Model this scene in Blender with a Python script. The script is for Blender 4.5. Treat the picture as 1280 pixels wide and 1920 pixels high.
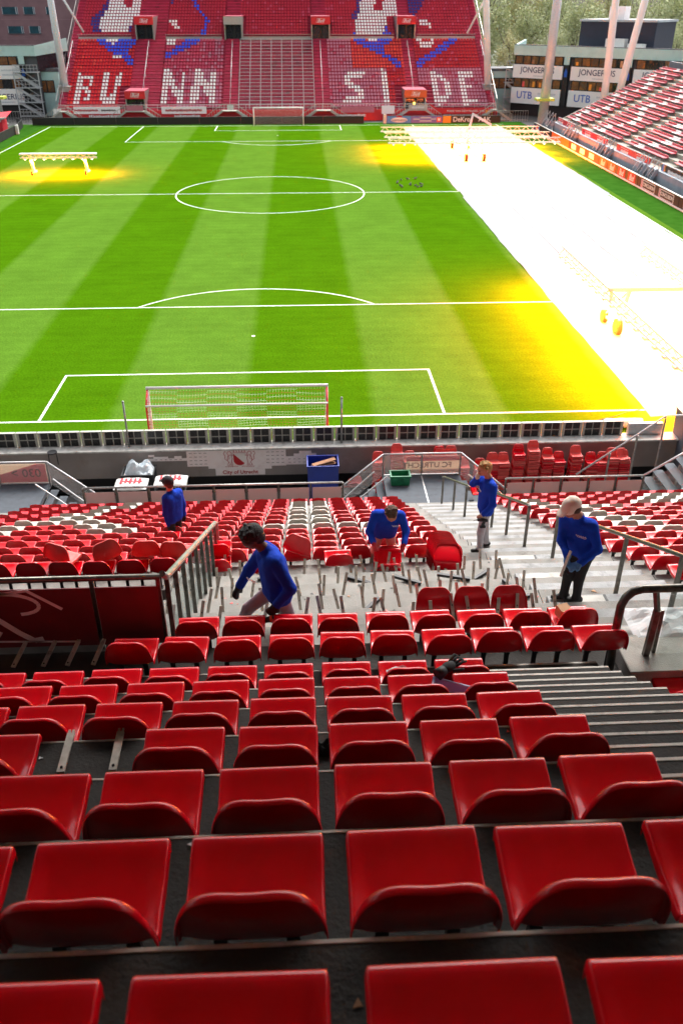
import bpy, bmesh, math, random
import numpy as np
from mathutils import Vector, Matrix
random.seed(7); RNG = np.random.default_rng(7)
for o in list(bpy.data.objects): bpy.data.objects.remove(o)
scene = bpy.context.scene
COL = scene.collection
rad = math.radians

# ------------------------------------------------------------------ camera, sky, sun, exposure
cam_d = bpy.data.cameras.new('camera'); cam = bpy.data.objects.new('camera', cam_d); COL.objects.link(cam)
PIT, YAW = -0.540601, 0.0475819
F = Vector((math.sin(YAW)*math.cos(PIT), math.cos(YAW)*math.cos(PIT), math.sin(PIT)))
Rv = Vector((math.cos(YAW), -math.sin(YAW), 0)); Uv = Rv.cross(F)
CAM = Vector((2.7529, -35.5384, 16.2535))
m = Matrix((Rv, Uv, -F)).transposed().to_4x4(); m.translation = CAM
cam.matrix_world = m
cam_d.sensor_fit = 'VERTICAL'; cam_d.sensor_height = 36.0; cam_d.sensor_width = 24.0
cam_d.lens = 29.995; cam_d.clip_start = 0.05; cam_d.clip_end = 4000
cam_d.dof.use_dof = True; cam_d.dof.focus_distance = 9.0; cam_d.dof.aperture_fstop = 3.2
scene.camera = cam
w = bpy.data.worlds.new('World'); scene.world = w; w.use_nodes = True
nt = w.node_tree; nt.nodes.clear()
SUN_EL, SUN_AZ = 48, 20      # high veiled sun beyond the far stand: soft overcast light
sky = nt.nodes.new('ShaderNodeTexSky'); sky.sky_type = 'NISHITA'; sky.sun_disc = False
sky.sun_elevation = rad(SUN_EL); sky.sun_rotation = rad(SUN_AZ); sky.dust_density = 6; sky.air_density = 1.0; sky.ozone_density = 1
hs = nt.nodes.new('ShaderNodeHueSaturation'); hs.inputs['Saturation'].default_value = 0.3
bg = nt.nodes.new('ShaderNodeBackground'); bg.inputs['Strength'].default_value = 0.13
wo = nt.nodes.new('ShaderNodeOutputWorld')
nt.links.new(sky.outputs[0], hs.inputs['Color']); nt.links.new(hs.outputs[0], bg.inputs[0]); nt.links.new(bg.outputs[0], wo.inputs[0])
sun_d = bpy.data.lights.new('sun', 'SUN'); sun_d.energy = 1.2; sun_d.angle = rad(25); sun_d.color = (1, .97, .92)
sun = bpy.data.objects.new('sun', sun_d); COL.objects.link(sun)
_d = Vector((math.sin(rad(SUN_AZ))*math.cos(rad(SUN_EL)), math.cos(rad(SUN_AZ))*math.cos(rad(SUN_EL)), math.sin(rad(SUN_EL))))
sun.rotation_euler = (-_d).to_track_quat('-Z', 'Y').to_euler()
vs = scene.view_settings; vs.view_transform = 'Standard'; vs.look = 'None'; vs.exposure = 1.48; vs.gamma = 1.0; vs.use_curve_mapping = False
scene.render.engine = 'CYCLES'

# ------------------------------------------------------------------ materials
def lin(c):
    if isinstance(c, str):
        c = [int(c[i:i+2], 16)/255 for i in (0, 2, 4)]
        c = [x/12.92 if x <= .04045 else ((x+.055)/1.055)**2.4 for x in c]
    return (*c[:3], 1.0)
MATS = {}
def mat(name, c1, c2=None, scale=6.0, rough=.6, metal=0.0, bump=0.0, bscale=None, spec=.5, coat=0.0, rand=0.0, detail=4, world=True, stain=None, stain_scale=1.5, stain_lo=.52, alpha=1.0, trans=0.0):
    M = bpy.data.materials.new(name); M.use_nodes = True; n = M.node_tree; b = n.nodes['Principled BSDF']
    b.inputs['Roughness'].default_value = rough; b.inputs['Metallic'].default_value = metal
    b.inputs['Specular IOR Level'].default_value = spec; b.inputs['Coat Weight'].default_value = coat; b.inputs['Coat Roughness'].default_value = .12
    b.inputs['Base Color'].default_value = lin(c1); b.inputs['Alpha'].default_value = alpha; b.inputs['Transmission Weight'].default_value = trans
    geo = n.nodes.new('ShaderNodeNewGeometry') if world else n.nodes.new('ShaderNodeTexCoord')
    co = geo.outputs['Position'] if world else geo.outputs['Object']
    out = None
    if c2 is not None:
        t = n.nodes.new('ShaderNodeTexNoise'); t.inputs['Scale'].default_value = scale; t.inputs['Detail'].default_value = detail
        n.links.new(co, t.inputs['Vector'])
        r = n.nodes.new('ShaderNodeValToRGB'); r.color_ramp.elements[0].position = .34; r.color_ramp.elements[1].position = .66
        r.color_ramp.elements[0].color = lin(c1); r.color_ramp.elements[1].color = lin(c2)
        n.links.new(t.outputs['Fac'], r.inputs['Fac']); out = r.outputs['Color']
        mr = n.nodes.new('ShaderNodeMapRange'); mr.inputs['To Min'].default_value = rough-.07; mr.inputs['To Max'].default_value = min(1, rough+.09)
        n.links.new(t.outputs['Fac'], mr.inputs['Value']); n.links.new(mr.outputs[0], b.inputs['Roughness'])
    if stain is not None:
        t2 = n.nodes.new('ShaderNodeTexNoise'); t2.inputs['Scale'].default_value = stain_scale; t2.inputs['Detail'].default_value = 8; t2.inputs['Roughness'].default_value = .7
        n.links.new(co, t2.inputs['Vector'])
        r2 = n.nodes.new('ShaderNodeValToRGB'); r2.color_ramp.elements[0].position = stain_lo; r2.color_ramp.elements[1].position = stain_lo+.16
        n.links.new(t2.outputs['Fac'], r2.inputs['Fac'])
        mx = n.nodes.new('ShaderNodeMix'); mx.data_type = 'RGBA'; mx.inputs['B'].default_value = lin(stain)
        n.links.new(r2.outputs['Color'], mx.inputs['Factor'])
        if out: n.links.new(out, mx.inputs['A'])
        else: mx.inputs['A'].default_value = lin(c1)
        out = mx.outputs['Result']
    if rand:
        oi = n.nodes.new('ShaderNodeObjectInfo'); h = n.nodes.new('ShaderNodeHueSaturation')
        m2 = n.nodes.new('ShaderNodeMapRange'); m2.inputs['To Min'].default_value = 1-rand; m2.inputs['To Max'].default_value = 1+rand*.6
        n.links.new(oi.outputs['Random'], m2.inputs['Value']); n.links.new(m2.outputs[0], h.inputs['Value'])
        if out: n.links.new(out, h.inputs['Color'])
        else: h.inputs['Color'].default_value = lin(c1)
        out = h.outputs['Color']
    if out: n.links.new(out, b.inputs['Base Color'])
    if bump:
        t3 = n.nodes.new('ShaderNodeTexNoise'); t3.inputs['Scale'].default_value = bscale or scale*6; t3.inputs['Detail'].default_value = 6
        n.links.new(co, t3.inputs['Vector'])
        bp = n.nodes.new('ShaderNodeBump'); bp.inputs['Strength'].default_value = bump; bp.inputs['Distance'].default_value = .02
        n.links.new(t3.outputs['Fac'], bp.inputs['Height']); n.links.new(bp.outputs[0], b.inputs['Normal'])
    MATS[name] = M; return M
def emit(name, c, s):
    M = bpy.data.materials.new(name); M.use_nodes = True; b = M.node_tree.nodes['Principled BSDF']
    b.inputs['Base Color'].default_value = lin(c); b.inputs['Emission Color'].default_value = lin(c); b.inputs['Emission Strength'].default_value = s
    MATS[name] = M; return M
def translucent(name, c, fac=.6):     # thin printed mesh or frosted pane that lets daylight through
    M = bpy.data.materials.new(name); M.use_nodes = True; n = M.node_tree; n.nodes.clear()
    o = n.nodes.new('ShaderNodeOutputMaterial'); d = n.nodes.new('ShaderNodeBsdfDiffuse'); t = n.nodes.new('ShaderNodeBsdfTranslucent'); mx = n.nodes.new('ShaderNodeMixShader')
    d.inputs[0].default_value = lin(c); t.inputs[0].default_value = lin(c); mx.inputs[0].default_value = fac
    n.links.new(d.outputs[0], mx.inputs[1]); n.links.new(t.outputs[0], mx.inputs[2]); n.links.new(mx.outputs[0], o.inputs[0]); MATS[name] = M; return M
def glass(name, tint, fac, rough=.08):
    M = bpy.data.materials.new(name); M.use_nodes = True; n = M.node_tree; n.nodes.clear()
    o = n.nodes.new('ShaderNodeOutputMaterial'); tr = n.nodes.new('ShaderNodeBsdfTransparent'); tr.inputs[0].default_value = lin(tint)
    p = n.nodes.new('ShaderNodeBsdfPrincipled'); p.inputs['Base Color'].default_value = lin(tint); p.inputs['Roughness'].default_value = rough
    mx = n.nodes.new('ShaderNodeMixShader'); mx.inputs[0].default_value = fac
    n.links.new(tr.outputs[0], mx.inputs[1]); n.links.new(p.outputs[0], mx.inputs[2]); n.links.new(mx.outputs[0], o.inputs[0])
    MATS[name] = M; return M

mat('red_seat', 'd6001a', 'ce0017', 11, .20, spec=.5, rand=.10, stain='c41c30', stain_scale=5, stain_lo=.66)
mat('red_faded', 'd2423f', 'dc5750', 7, .42, rand=.12, stain='e29890', stain_scale=5, stain_lo=.6)
mat('white_seat', 'b9b4aa', 'cbc6bc', 6, .4, rand=.08, stain='968d80', stain_scale=4, stain_lo=.58)
mat('dark_hole', '120305', rough=.9)
mat('black_steel', '17171a', '222226', 14, .5, metal=.4)
mat('galv', '8d8d8a', 'a9a8a3', 20, .38, metal=.75, stain='6c6a66', stain_scale=6)
mat('galv_light', 'aeb1b3', 'c0c2c3', 9, .45, metal=.25)
mat('bare_bar', 'b0a89c', 'c2bbb0', 25, .42, metal=.15, stain='7e766b', stain_scale=9, stain_lo=.58)
mat('dark_rail', '57544f', '6b6862', 14, .34, metal=.85, stain='3f3c38', stain_scale=8)
mat('concrete', '8f8b83', 'a5a19a', 3.0, .85, bump=.35, bscale=60, stain='67635c', stain_scale=1.7, stain_lo=.55)
mat('concrete_worn', '797671', '8d8a85', 2.5, .85, bump=.3, bscale=55, stain='58544e', stain_scale=1.9, stain_lo=.54)
mat('concrete_shaded', '2a2724', '3a3632', 3.0, .85, bump=.3, bscale=50, stain='1c1917', stain_scale=2.2, stain_lo=.53)  # terrace concrete with the under-roof shade put into its base colour
mat('wall_grey', '8b837f', '98908b', .9, .85, bump=.2, bscale=30, stain='867c76', stain_scale=.8, stain_lo=.55)
mat('step_block', '8f9090', 'a2a3a4', 2.2, .85, bump=.3, bscale=55, stain='6e6e6d', stain_scale=2.3, stain_lo=.53)
mat('ledge', 'a9a6a0', 'c2bfb9', 4, .8, stain='827f78', stain_scale=3)
mat('nosing', 'b5aca0', 'cbc2b6', 12, .5, stain='8c8176', stain_scale=7)
mat('nav_paint', 'c9ccd0', 'd9dce0', 5, .55)
mat('white', 'd8d6d2', 'e2e0dc', 5, .45)
mat('offwhite', 'cfc8be', 'dad4cb', 3, .55)
mat('cream_pole', 'e0dcd6', 'e8e4de', .8, .5)
mat('line_paint', 'dfe4da', 'cfd8c4', 9, .9)
mat('black', '0e0e10', '141416', 8, .6)
mat('led_dark', '09090a', '101012', 30, .35)
mat('grey_panel', 'a3a298', 'b0afa5', 6, .5, metal=.2, rand=.08)
mat('grey_blue', '5c6068', '676b73', 1.4, .7, stain='50545b', stain_scale=1)
mat('platform', '3d434b', '474d55', 5, .8, stain='343940', stain_scale=3)
mat('teal_wall', 'a8c8c2', 'b2d0ca', .7, .7, stain='9dbcb7', stain_scale=.5)
mat('brick_wall', '7d5f62', '886a6c', .6, .85); mat('brick_band', '8c6d70', '957678', .6, .85)
mat('dark_blue', '1a2030', '222839', 1.2, .7)
mat('roof_grey', '4a4c50', '575a5e', 1, .8)
mat('roof_light', '9ea3a6', 'adb2b5', 1, .8)
mat('window', '16181c', '20242a', 2, .12)
mat('window_warm', '8a5a30', '4a3424', 1.3, .25)
mat('window_teal', '20525e', '163a44', 1.0, .2)
mat('far_red', 'aa2044', 'b52a4e', .9, .7, stain='96193a', stain_scale=.5)
mat('far_under_shade', '8a1735', '971d3c', .9, .8, stain='5c0c21', stain_scale=.6)  # terrace red darkened to paint the shade between the seats
mat('far_step', '9a1c3c', 'a52444', .9, .75, stain='821631', stain_scale=.6)
mat('s_red', 'c01028', rough=.5); mat('s_dred', 'ba2443', rough=.5); mat('s_brightred', 'd2202e', rough=.5)
mat('s_orange', 'd8453c', rough=.5); mat('s_pink', 'b9788e', rough=.5); mat('s_pinkred', 'bf4565', rough=.5)
mat('s_white', 'ebeae8', rough=.5); mat('s_blue', '1a58e0', rough=.5); mat('s_navy', '25358e', rough=.5)
mat('bench_red', 'bb5a63', rough=.7); mat('bench_red2', 'b04a55', rough=.7); mat('bench_white', 'e2dedc', rough=.6)
mat('r_conc', '8f8b80', '9f9a8d', .5, .85, stain='78756a', stain_scale=.4)
mat('r_wall', '8d99a3', '9aa6af', .8, .7, stain='828e98', stain_scale=.5)
mat('sign_red', 'c4141f', 'cb1a25', 3, .5); mat('sign_orange', 'd8531a', 'df5c22', 3, .5); mat('sign_orange2', 'e08a20', 'e29228', 3, .5)
mat('sign_blue', '3f7fbe', '4a8bc8', 2, .5); mat('sign_purple', '6a5f9a', '756aa6', 2, .5); mat('sign_brown', '2a1d14', '33241a', 2, .5)
mat('text_white', 'e4e2de', rough=.6); mat('text_navy', '23284e', rough=.6); mat('text_blue', '1c56b4', rough=.6); mat('text_grey', 'b4b9bd', rough=.6)
mat('text_red', 'b5121f', rough=.6); mat('text_dark', '4a3230', rough=.6)
mat('banner_pale', 'f2e8e7', 'f6eeec', 2, .7, stain='eadcda', stain_scale=2)
mat('banner_pink', 'b8697a', 'c0717f', 3, .7)
mat('banner_beige', 'b9a898', 'c2b2a3', 3, .7)
mat('banner_maroon', '65131c', '711722', 4, .6); mat('script_grey', 'efe6e6', rough=.7)
mat('sheet', '7a8287', '828a8f', .35, .75, bump=.15, bscale=.8)
mat('roll', 'd5d3cf', 'e0deda', 2, .6)
mat('turf', '2a5216', '335c1c', .8, 1.0, bump=.4, bscale=25, spec=0)
mat('asphalt', '3d3d3c', '4a4947', .3, .9)
mat('earth', '35402a', '4a4c33', .05, .95)
mat('moat_floor', '6c6966', '7a7773', 2, .9)  # unseen floor, its colour lightened to bounce light up the wall
mat('tin', '6f7378', '7d8186', 1, .6)
mat('blue_bin', '0a2a8c', '0d3099', 3, .45); mat('wood', '8a5a38', '9c6b46', 8, .7); mat('plastic_clear', 'c9d2d8', 'dde4e8', 7, .3)
mat('green_crate', '0d6b45', '107850', 5, .45); mat('flag_red', 'c8182c', rough=.7)
mat('tyre', '1a1a1a', rough=.8); mat('rim_yellow', 'c98a1a', rough=.5)
mat('sweater', '1038a4', '143fb0', 9, .9, spec=.15, bump=.9, bscale=11, world=False)
mat('mauve_trousers', '8b7480', '97808c', 8, .85, bump=.3, bscale=12, world=False)
mat('light_trousers', '9a979c', 'aaa7ab', 8, .85, bump=.3, bscale=12, world=False)
mat('stone_trousers', '96917f', 'a39e8e', 8, .85, bump=.3, bscale=12, world=False)
mat('black_trousers', '0d0d10', '15151a', 8, .85, bump=.3, bscale=12, world=False)
mat('skin', '9c6248', 'a66b50', 10, .55, world=False); mat('skin_dark', '4a2c1e', '553425', 10, .5, world=False)
mat('hair_black', '0a0909', '141211', 30, .8, bump=.8, bscale=60, world=False); mat('hair_brown', '3a2415', '4d311d', 30, .8, bump=.8, bscale=60, world=False)
mat('hair_fair', '8a6234', 'a0763f', 30, .75, bump=.8, bscale=60, world=False)
mat('cap_beige', 'd2bfb0', 'dac8ba', 20, .85, world=False); mat('cap_black', '18181c', '222228', 20, .85, world=False)
mat('glove_black', '0b0b0c', '131314', 20, .8, world=False); mat('glove_red', 'b81420', rough=.7); mat('glove_blue', '3f74a8', '4f86b8', 20, .8, world=False); mat('glove_pale', 'b3a48c', rough=.8)
mat('shoe', '0e0e0f', rough=.7); mat('sock_white', 'c9c7c4', rough=.85)
mat('eye', '1a120e', rough=.3); mat('lips', '8a4a42', rough=.5)
mat('paper', 'c3c4c6', 'd2d3d4', 6, .8); mat('card', 'a87c58', 'b58a66', 10, .8); mat('coffee', '8d6a40', rough=.4); mat('tub_blue', '8a90b8', '979dc4', 6, .5)
mat('pigeon', '3c4048', '575b63', 9, .8)
mat('bark', '5a5146', '6b6153', 4, .9)
mat('leaf_a', 'b4b88c', 'c3c396', .6, .8); mat('leaf_b', 'a6b08a', 'b7bd92', .6, .8); mat('leaf_c', 'cdbb86', 'bdb88c', .6, .8)  # foliage paled in the base colours in place of distant haze
glass('clear_glass', 'f2f7f6', .10); glass('frosted', 'b8aaaa', .93, .35); glass('mesh_haze', 'fafafa', .16, .5); glass('bottle_glass', 'f2f5f7', .3)
translucent('tl_beige','d9c8b6'); translucent('tl_pink','d87f8c'); translucent('tl_pale','e4d6d6'); translucent('tl_frost','b3a4a2',.45)
emit('lamp_hot', 'ffe6b0', 14.0); emit('lamp_small', 'ffb040', 6.0)

# ------------------------------------------------------------------ geometry helpers
def V(*a): return Vector(a)
class MB:
    def __init__(s): s.v=[]; s.f=[]; s.m=[]; s.sm=[]
    def add(s, vs, fs, mi=0, smooth=False):
        b=len(s.v); s.v += [tuple(x) for x in vs]; s.f += [tuple(i+b for i in f) for f in fs]; s.m += [mi]*len(fs); s.sm += [smooth]*len(fs); return s
    def box(s, x0,x1,y0,y1,z0,z1, mi=0):
        return s.add([(x0,y0,z0),(x1,y0,z0),(x1,y1,z0),(x0,y1,z0),(x0,y0,z1),(x1,y0,z1),(x1,y1,z1),(x0,y1,z1)],
              [(0,3,2,1),(4,5,6,7),(0,1,5,4),(1,2,6,5),(2,3,7,6),(3,0,4,7)], mi)
    def bbox(s, x0,x1,y0,y1,z0,z1,b=.01, mi=0):     # box with chamfered edges
        bm=bmesh.new(); bmesh.ops.create_cube(bm,size=1)
        for v in bm.verts: v.co=Vector((x0+(v.co.x+.5)*(x1-x0), y0+(v.co.y+.5)*(y1-y0), z0+(v.co.z+.5)*(z1-z0)))
        bmesh.ops.bevel(bm, geom=bm.edges[:], offset=b, segments=1, affect='EDGES')
        bm.verts.index_update(); s.add([v.co[:] for v in bm.verts],[[v.index for v in f.verts] for f in bm.faces],mi); bm.free(); return s
    def bar(s, p, q, wx, wy, mi=0, up=(0,0,1)):
        p=Vector(p); q=Vector(q); d=(q-p).normalized(); u=Vector(up)
        if abs(d.dot(u))>.98: u=Vector((0,1,0))
        a=d.cross(u).normalized()*wx/2; b=a.cross(d).normalized()*wy/2
        vs=[p-a-b,p+a-b,p+a+b,p-a+b,q-a-b,q+a-b,q+a+b,q-a+b]
        return s.add(vs,[(0,3,2,1),(4,5,6,7),(0,1,5,4),(1,2,6,5),(2,3,7,6),(3,0,4,7)],mi)
    def tube(s, pts, r, n=8, mi=0, closed=False, cap=True):
        pts=[Vector(p) for p in pts]; rs = r if isinstance(r,(list,tuple)) else [r]*len(pts)
        rings=[]; N=len(pts); prev=None; vs=[]; fs=[]
        for i,p in enumerate(pts):
            if closed: d=(pts[(i+1)%N]-pts[i-1]).normalized()
            else: d=(pts[min(i+1,N-1)]-pts[max(i-1,0)]).normalized()
            u=prev if prev is not None else (Vector((0,0,1)) if abs(d.z)<.9 else Vector((0,1,0)))
            a=d.cross(u)
            if a.length<1e-4: a=d.cross(Vector((1,0,0)))
            a.normalize(); b=a.cross(d).normalized(); prev=b
            for k in range(n):
                t=2*math.pi*k/n; vs.append(p+a*math.cos(t)*rs[i]+b*math.sin(t)*rs[i])
        L = N if closed else N-1
        for i in range(L):
            j=(i+1)%N
            for k in range(n): fs.append((i*n+k, i*n+(k+1)%n, j*n+(k+1)%n, j*n+k))
        s.add(vs,fs,mi,True)
        if cap and not closed:
            b=len(s.v)-len(vs); s.f+=[tuple(b+k for k in range(n))[::-1], tuple(b+(N-1)*n+k for k in range(n))]; s.m+=[mi]*2; s.sm+=[False]*2
        return s
    def cyl(s,c,r,h,n=20,mi=0,axis='z',r2=None):
        d={'x':(1,0,0),'y':(0,1,0),'z':(0,0,1)}[axis]; c=Vector(c); d=Vector(d)
        return s.tube([c-d*h/2,c+d*h/2],[r,r if r2 is None else r2],n,mi)
    def prism(s, poly, d, mi=0):     # planar polygon (3-D points) extruded by the vector d
        n=len(poly); d=Vector(d); a=[Vector(p) for p in poly]; b=[p+d for p in a]
        return s.add(a+b,[tuple(range(n))[::-1],tuple(range(n,2*n))]+[(i,(i+1)%n,n+(i+1)%n,n+i) for i in range(n)],mi)
    def ball(s,c,r,n=10,mi=0,sc=(1,1,1)):
        vs=[];fs=[]; R=n//2+1
        for i in range(R+1):
            ph=math.pi*i/R
            for k in range(n):
                t=2*math.pi*k/n; vs.append((c[0]+r*sc[0]*math.sin(ph)*math.cos(t), c[1]+r*sc[1]*math.sin(ph)*math.sin(t), c[2]+r*sc[2]*math.cos(ph)))
        for i in range(R):
            for k in range(n): fs.append((i*n+k,(i+1)*n+k,(i+1)*n+(k+1)%n,i*n+(k+1)%n))
        return s.add(vs,fs,mi,True)
    def mesh(s,name,mats):
        me=bpy.data.meshes.new(name); me.from_pydata(s.v,[],s.f); me.update()
        for x in (mats if isinstance(mats,(list,tuple)) else [mats]): me.materials.append(MATS[x])
        me.polygons.foreach_set('material_index',s.m); me.polygons.foreach_set('use_smooth',s.sm); return me
    def build(s,name,mats,parent=None,loc=None,rot=None):
        return link(name,s.mesh(name,mats),parent,loc,rot)
def link(name,me,parent=None,loc=None,rot=None):
    o=bpy.data.objects.new(name,me); COL.objects.link(o)
    if parent: o.parent=parent
    if loc is not None: o.location=loc
    if rot is not None: o.rotation_euler=rot
    return o
def tag(o,label=None,cat=None,group=None,kind=None):
    if label: o['label']=label
    if cat: o['category']=cat
    if group: o['group']=group
    if kind: o['kind']=kind
    return o
def thing(name,label,cat,loc=(0,0,0),rz=0,group=None):
    o=bpy.data.objects.new(name,None); COL.objects.link(o); o.location=loc; o.rotation_euler=(0,0,rz); o.empty_display_size=.2
    return tag(o,label,cat,group)
def baked(mb,name,mats,mods):
    o=mb.build(name,mats); 
    for t,kw in mods:
        md=o.modifiers.new(t,t)
        for k,v in kw.items(): setattr(md,k,v)
    dg=bpy.context.evaluated_depsgraph_get(); me=bpy.data.meshes.new_from_object(o.evaluated_get(dg)); old=o.data
    bpy.data.objects.remove(o); bpy.data.meshes.remove(old); me.name=name
    for p in me.polygons: p.use_smooth=True
    return me
_txt={}
def text_mesh(s,size,matname,ext=.004,shear=0.0,bold=0.0,spacing=1.0,mirror=False):
    key=(s,size,matname,ext,shear,bold,spacing,mirror)
    if key in _txt: return _txt[key]
    cu=bpy.data.curves.new('lettering','FONT'); cu.body=s; cu.size=size; cu.extrude=ext; cu.shear=shear; cu.offset=bold; cu.space_character=spacing
    cu.align_x='CENTER'; cu.align_y='CENTER'; cu.resolution_u=3
    o=bpy.data.objects.new('lettering',cu); COL.objects.link(o)
    dg=bpy.context.evaluated_depsgraph_get(); me=bpy.data.meshes.new_from_object(o.evaluated_get(dg)); bpy.data.objects.remove(o); bpy.data.curves.remove(cu)
    if mirror: me.transform(Matrix.Scale(-1,4,(1,0,0))); me.flip_normals()
    me.materials.clear(); me.materials.append(MATS[matname]); me.name='lettering'; _txt[key]=me; return me
def letter(s,size,matname,parent,loc,rz=0,**kw):
    return link('lettering',text_mesh(s,size,matname,**kw),parent,loc,(rad(90),0,rz))
def marks(parent,loc,w,h,matname,rz=0,seed=1):     # print too small to read: a row of uneven strokes
    r=random.Random(seed); b=MB(); x=-w/2
    while x<w/2-.05*h:
        d=h*r.uniform(.22,.6); b.box(x,min(x+d*.7,w/2),-.004,.004,-h/2*r.uniform(.5,1),h/2*r.uniform(.5,1)); x+=d
    return b.build('print_marks',matname,parent,loc,(0,0,rz))
def emblem_bud(parent,loc,size,rz=0,tmat='text_white'):   # bow-tie frame round a script word
    b=MB(); w,h=size*1.35,size*.62
    pts=[(-w,0,-h*.75),(-w*.72,0,h),(w,0,h*.75),(w*.72,0,-h)]
    for i in range(4): b.bar(pts[i],pts[(i+1)%4],.05*size+.01,.006,0,up=(0,1,0))
    o=b.build('emblem_frame',tmat,parent,loc,(0,0,rz)); letter('Bud',size*1.25,tmat,parent,loc,rz,shear=.35,bold=.012*size); return o

# ------------------------------------------------------------------ ground, pitch, moat
g=MB(); g.add([(-900,-3.6,-.06),(900,-3.6,-.06),(900,1800,-.06),(-900,1800,-.06)],[(0,1,2,3)]); tag(g.build('ground','earth'),kind='structure')
g=MB(); g.add([(-120,-3.55,-.03),(120,-3.55,-.03),(120,145,-.03),(-120,145,-.03)],[(0,1,2,3)]); tag(g.build('apron_paving','asphalt'),kind='structure')
g=MB(); g.add([(-40,-3.5,-.012),(37.4,-3.5,-.012),(37.4,108.2,-.012),(-40,108.2,-.012)],[(0,1,2,3)]); tag(g.build('artificial_turf_surround','turf'),kind='structure')
g=MB(); g.add([(-60,-75,-1.5),(60,-75,-1.5),(60,-4.2,-1.5),(-60,-4.2,-1.5)],[(0,1,2,3)]); tag(g.build('moat_floor','moat_floor'),kind='structure')

def grass_material():
    M=bpy.data.materials.new('grass'); M.use_nodes=True; n=M.node_tree; b=n.nodes['Principled BSDF']; L=n.links.new
    geo=n.nodes.new('ShaderNodeNewGeometry'); sx=n.nodes.new('ShaderNodeSeparateXYZ'); L(geo.outputs['Position'],sx.inputs[0])
    nz=n.nodes.new('ShaderNodeTexNoise'); nz.inputs['Scale'].default_value=1.1; nz.inputs['Detail'].default_value=5; L(geo.outputs['Position'],nz.inputs['Vector'])
    def math_(op,a,b_=None):
        x=n.nodes.new('ShaderNodeMath'); x.operation=op
        for i,q in enumerate((a,b_)):
            if q is None: continue
            if isinstance(q,(int,float)): x.inputs[i].default_value=q
            else: L(q,x.inputs[i])
        return x.outputs[0]
    wob=math_('MULTIPLY',math_('SUBTRACT',nz.outputs['Fac'],.5),.35)
    xx=math_('ADD',sx.outputs['X'],wob)
    s=math_('SINE',math_('MULTIPLY',xx,math.pi/6.0))          # negative: pale stripe, positive: dark stripe
    fac=n.nodes.new('ShaderNodeMapRange'); fac.inputs['From Min'].default_value=-.13; fac.inputs['From Max'].default_value=.13; L(s,fac.inputs['Value'])
    mixs=n.nodes.new('ShaderNodeMix'); mixs.data_type='RGBA'; mixs.inputs['A'].default_value=lin((.070,.154,.014)); mixs.inputs['B'].default_value=lin((.044,.122,.002)); L(fac.outputs[0],mixs.inputs['Factor'])
    # fine cross mowing + patchy wear
    s2=math_('SINE',math_('MULTIPLY',math_('ADD',sx.outputs['Y'],math_('MULTIPLY',wob,3)),math.pi*2/1.1)); f2=n.nodes.new('ShaderNodeMapRange'); f2.inputs['From Min'].default_value=-1; f2.inputs['To Min'].default_value=.965; f2.inputs['To Max'].default_value=1.03; L(s2,f2.inputs['Value'])
    n2=n.nodes.new('ShaderNodeTexNoise'); n2.inputs['Scale'].default_value=.35; n2.inputs['Detail'].default_value=9; n2.inputs['Roughness'].default_value=.75; L(geo.outputs['Position'],n2.inputs['Vector'])
    f3=n.nodes.new('ShaderNodeMapRange'); f3.inputs['From Min'].default_value=.3; f3.inputs['From Max'].default_value=.7; f3.inputs['To Min'].default_value=.84; f3.inputs['To Max'].default_value=1.16; L(n2.outputs['Fac'],f3.inputs['Value'])
    n3=n.nodes.new('ShaderNodeTexNoise'); n3.inputs['Scale'].default_value=9; n3.inputs['Detail'].default_value=4; L(geo.outputs['Position'],n3.inputs['Vector'])
    f4=n.nodes.new('ShaderNodeMapRange'); f4.inputs['From Min'].default_value=.3; f4.inputs['From Max'].default_value=.7; f4.inputs['To Min'].default_value=.8; f4.inputs['To Max'].default_value=1.2; L(n3.outputs['Fac'],f4.inputs['Value'])
    k=math_('MULTIPLY',math_('MULTIPLY',f2.outputs[0],f3.outputs[0]),f4.outputs[0])
    h=n.nodes.new('ShaderNodeHueSaturation'); L(mixs.outputs['Result'],h.inputs['Color']); L(k,h.inputs['Value']); L(h.outputs[0],b.inputs['Base Color'])
    # bare specks
    n4=n.nodes.new('ShaderNodeTexNoise'); n4.inputs['Scale'].default_value=2.6; n4.inputs['Detail'].default_value=10; n4.inputs['Roughness'].default_value=.8; L(geo.outputs['Position'],n4.inputs['Vector'])
    f5=n.nodes.new('ShaderNodeMapRange'); f5.inputs['From Min'].default_value=.63; f5.inputs['From Max'].default_value=.74; f5.inputs['To Max'].default_value=.55; L(n4.outputs['Fac'],f5.inputs['Value'])
    wear=n.nodes.new('ShaderNodeMix'); wear.data_type='RGBA'; wear.inputs['B'].default_value=lin((.17,.19,.05)); L(h.outputs[0],wear.inputs['A']); L(f5.outputs[0],wear.inputs['Factor']); L(wear.outputs['Result'],b.inputs['Base Color'])
    b.inputs['Roughness'].default_value=1.0; b.inputs['Specular IOR Level'].default_value=.0
    bp=n.nodes.new('ShaderNodeBump'); bp.inputs['Strength'].default_value=.6; bp.inputs['Distance'].default_value=.03; L(n3.outputs['Fac'],bp.inputs['Height']); L(bp.outputs[0],b.inputs['Normal'])
    MATS['grass']=M
grass_material()
g=MB(); g.add([(-34.7,-3.4,0),(33.6,-3.4,0),(33.6,105.9,0),(-34.7,105.9,0)],[(0,1,2,3)]); pitch=tag(g.build('pitch','grass'),kind='structure')
LZ=.006; LW=.06
def strip(name,segs):
    b=MB()
    for i,(x0,x1,y0,y1) in enumerate(segs): b.add([(x0,y0,LZ),(x1,y0,LZ),(x1,y1,LZ),(x0,y1,LZ)],[(0,1,2,3)])
    return b.build(name,'line_paint',pitch)
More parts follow.
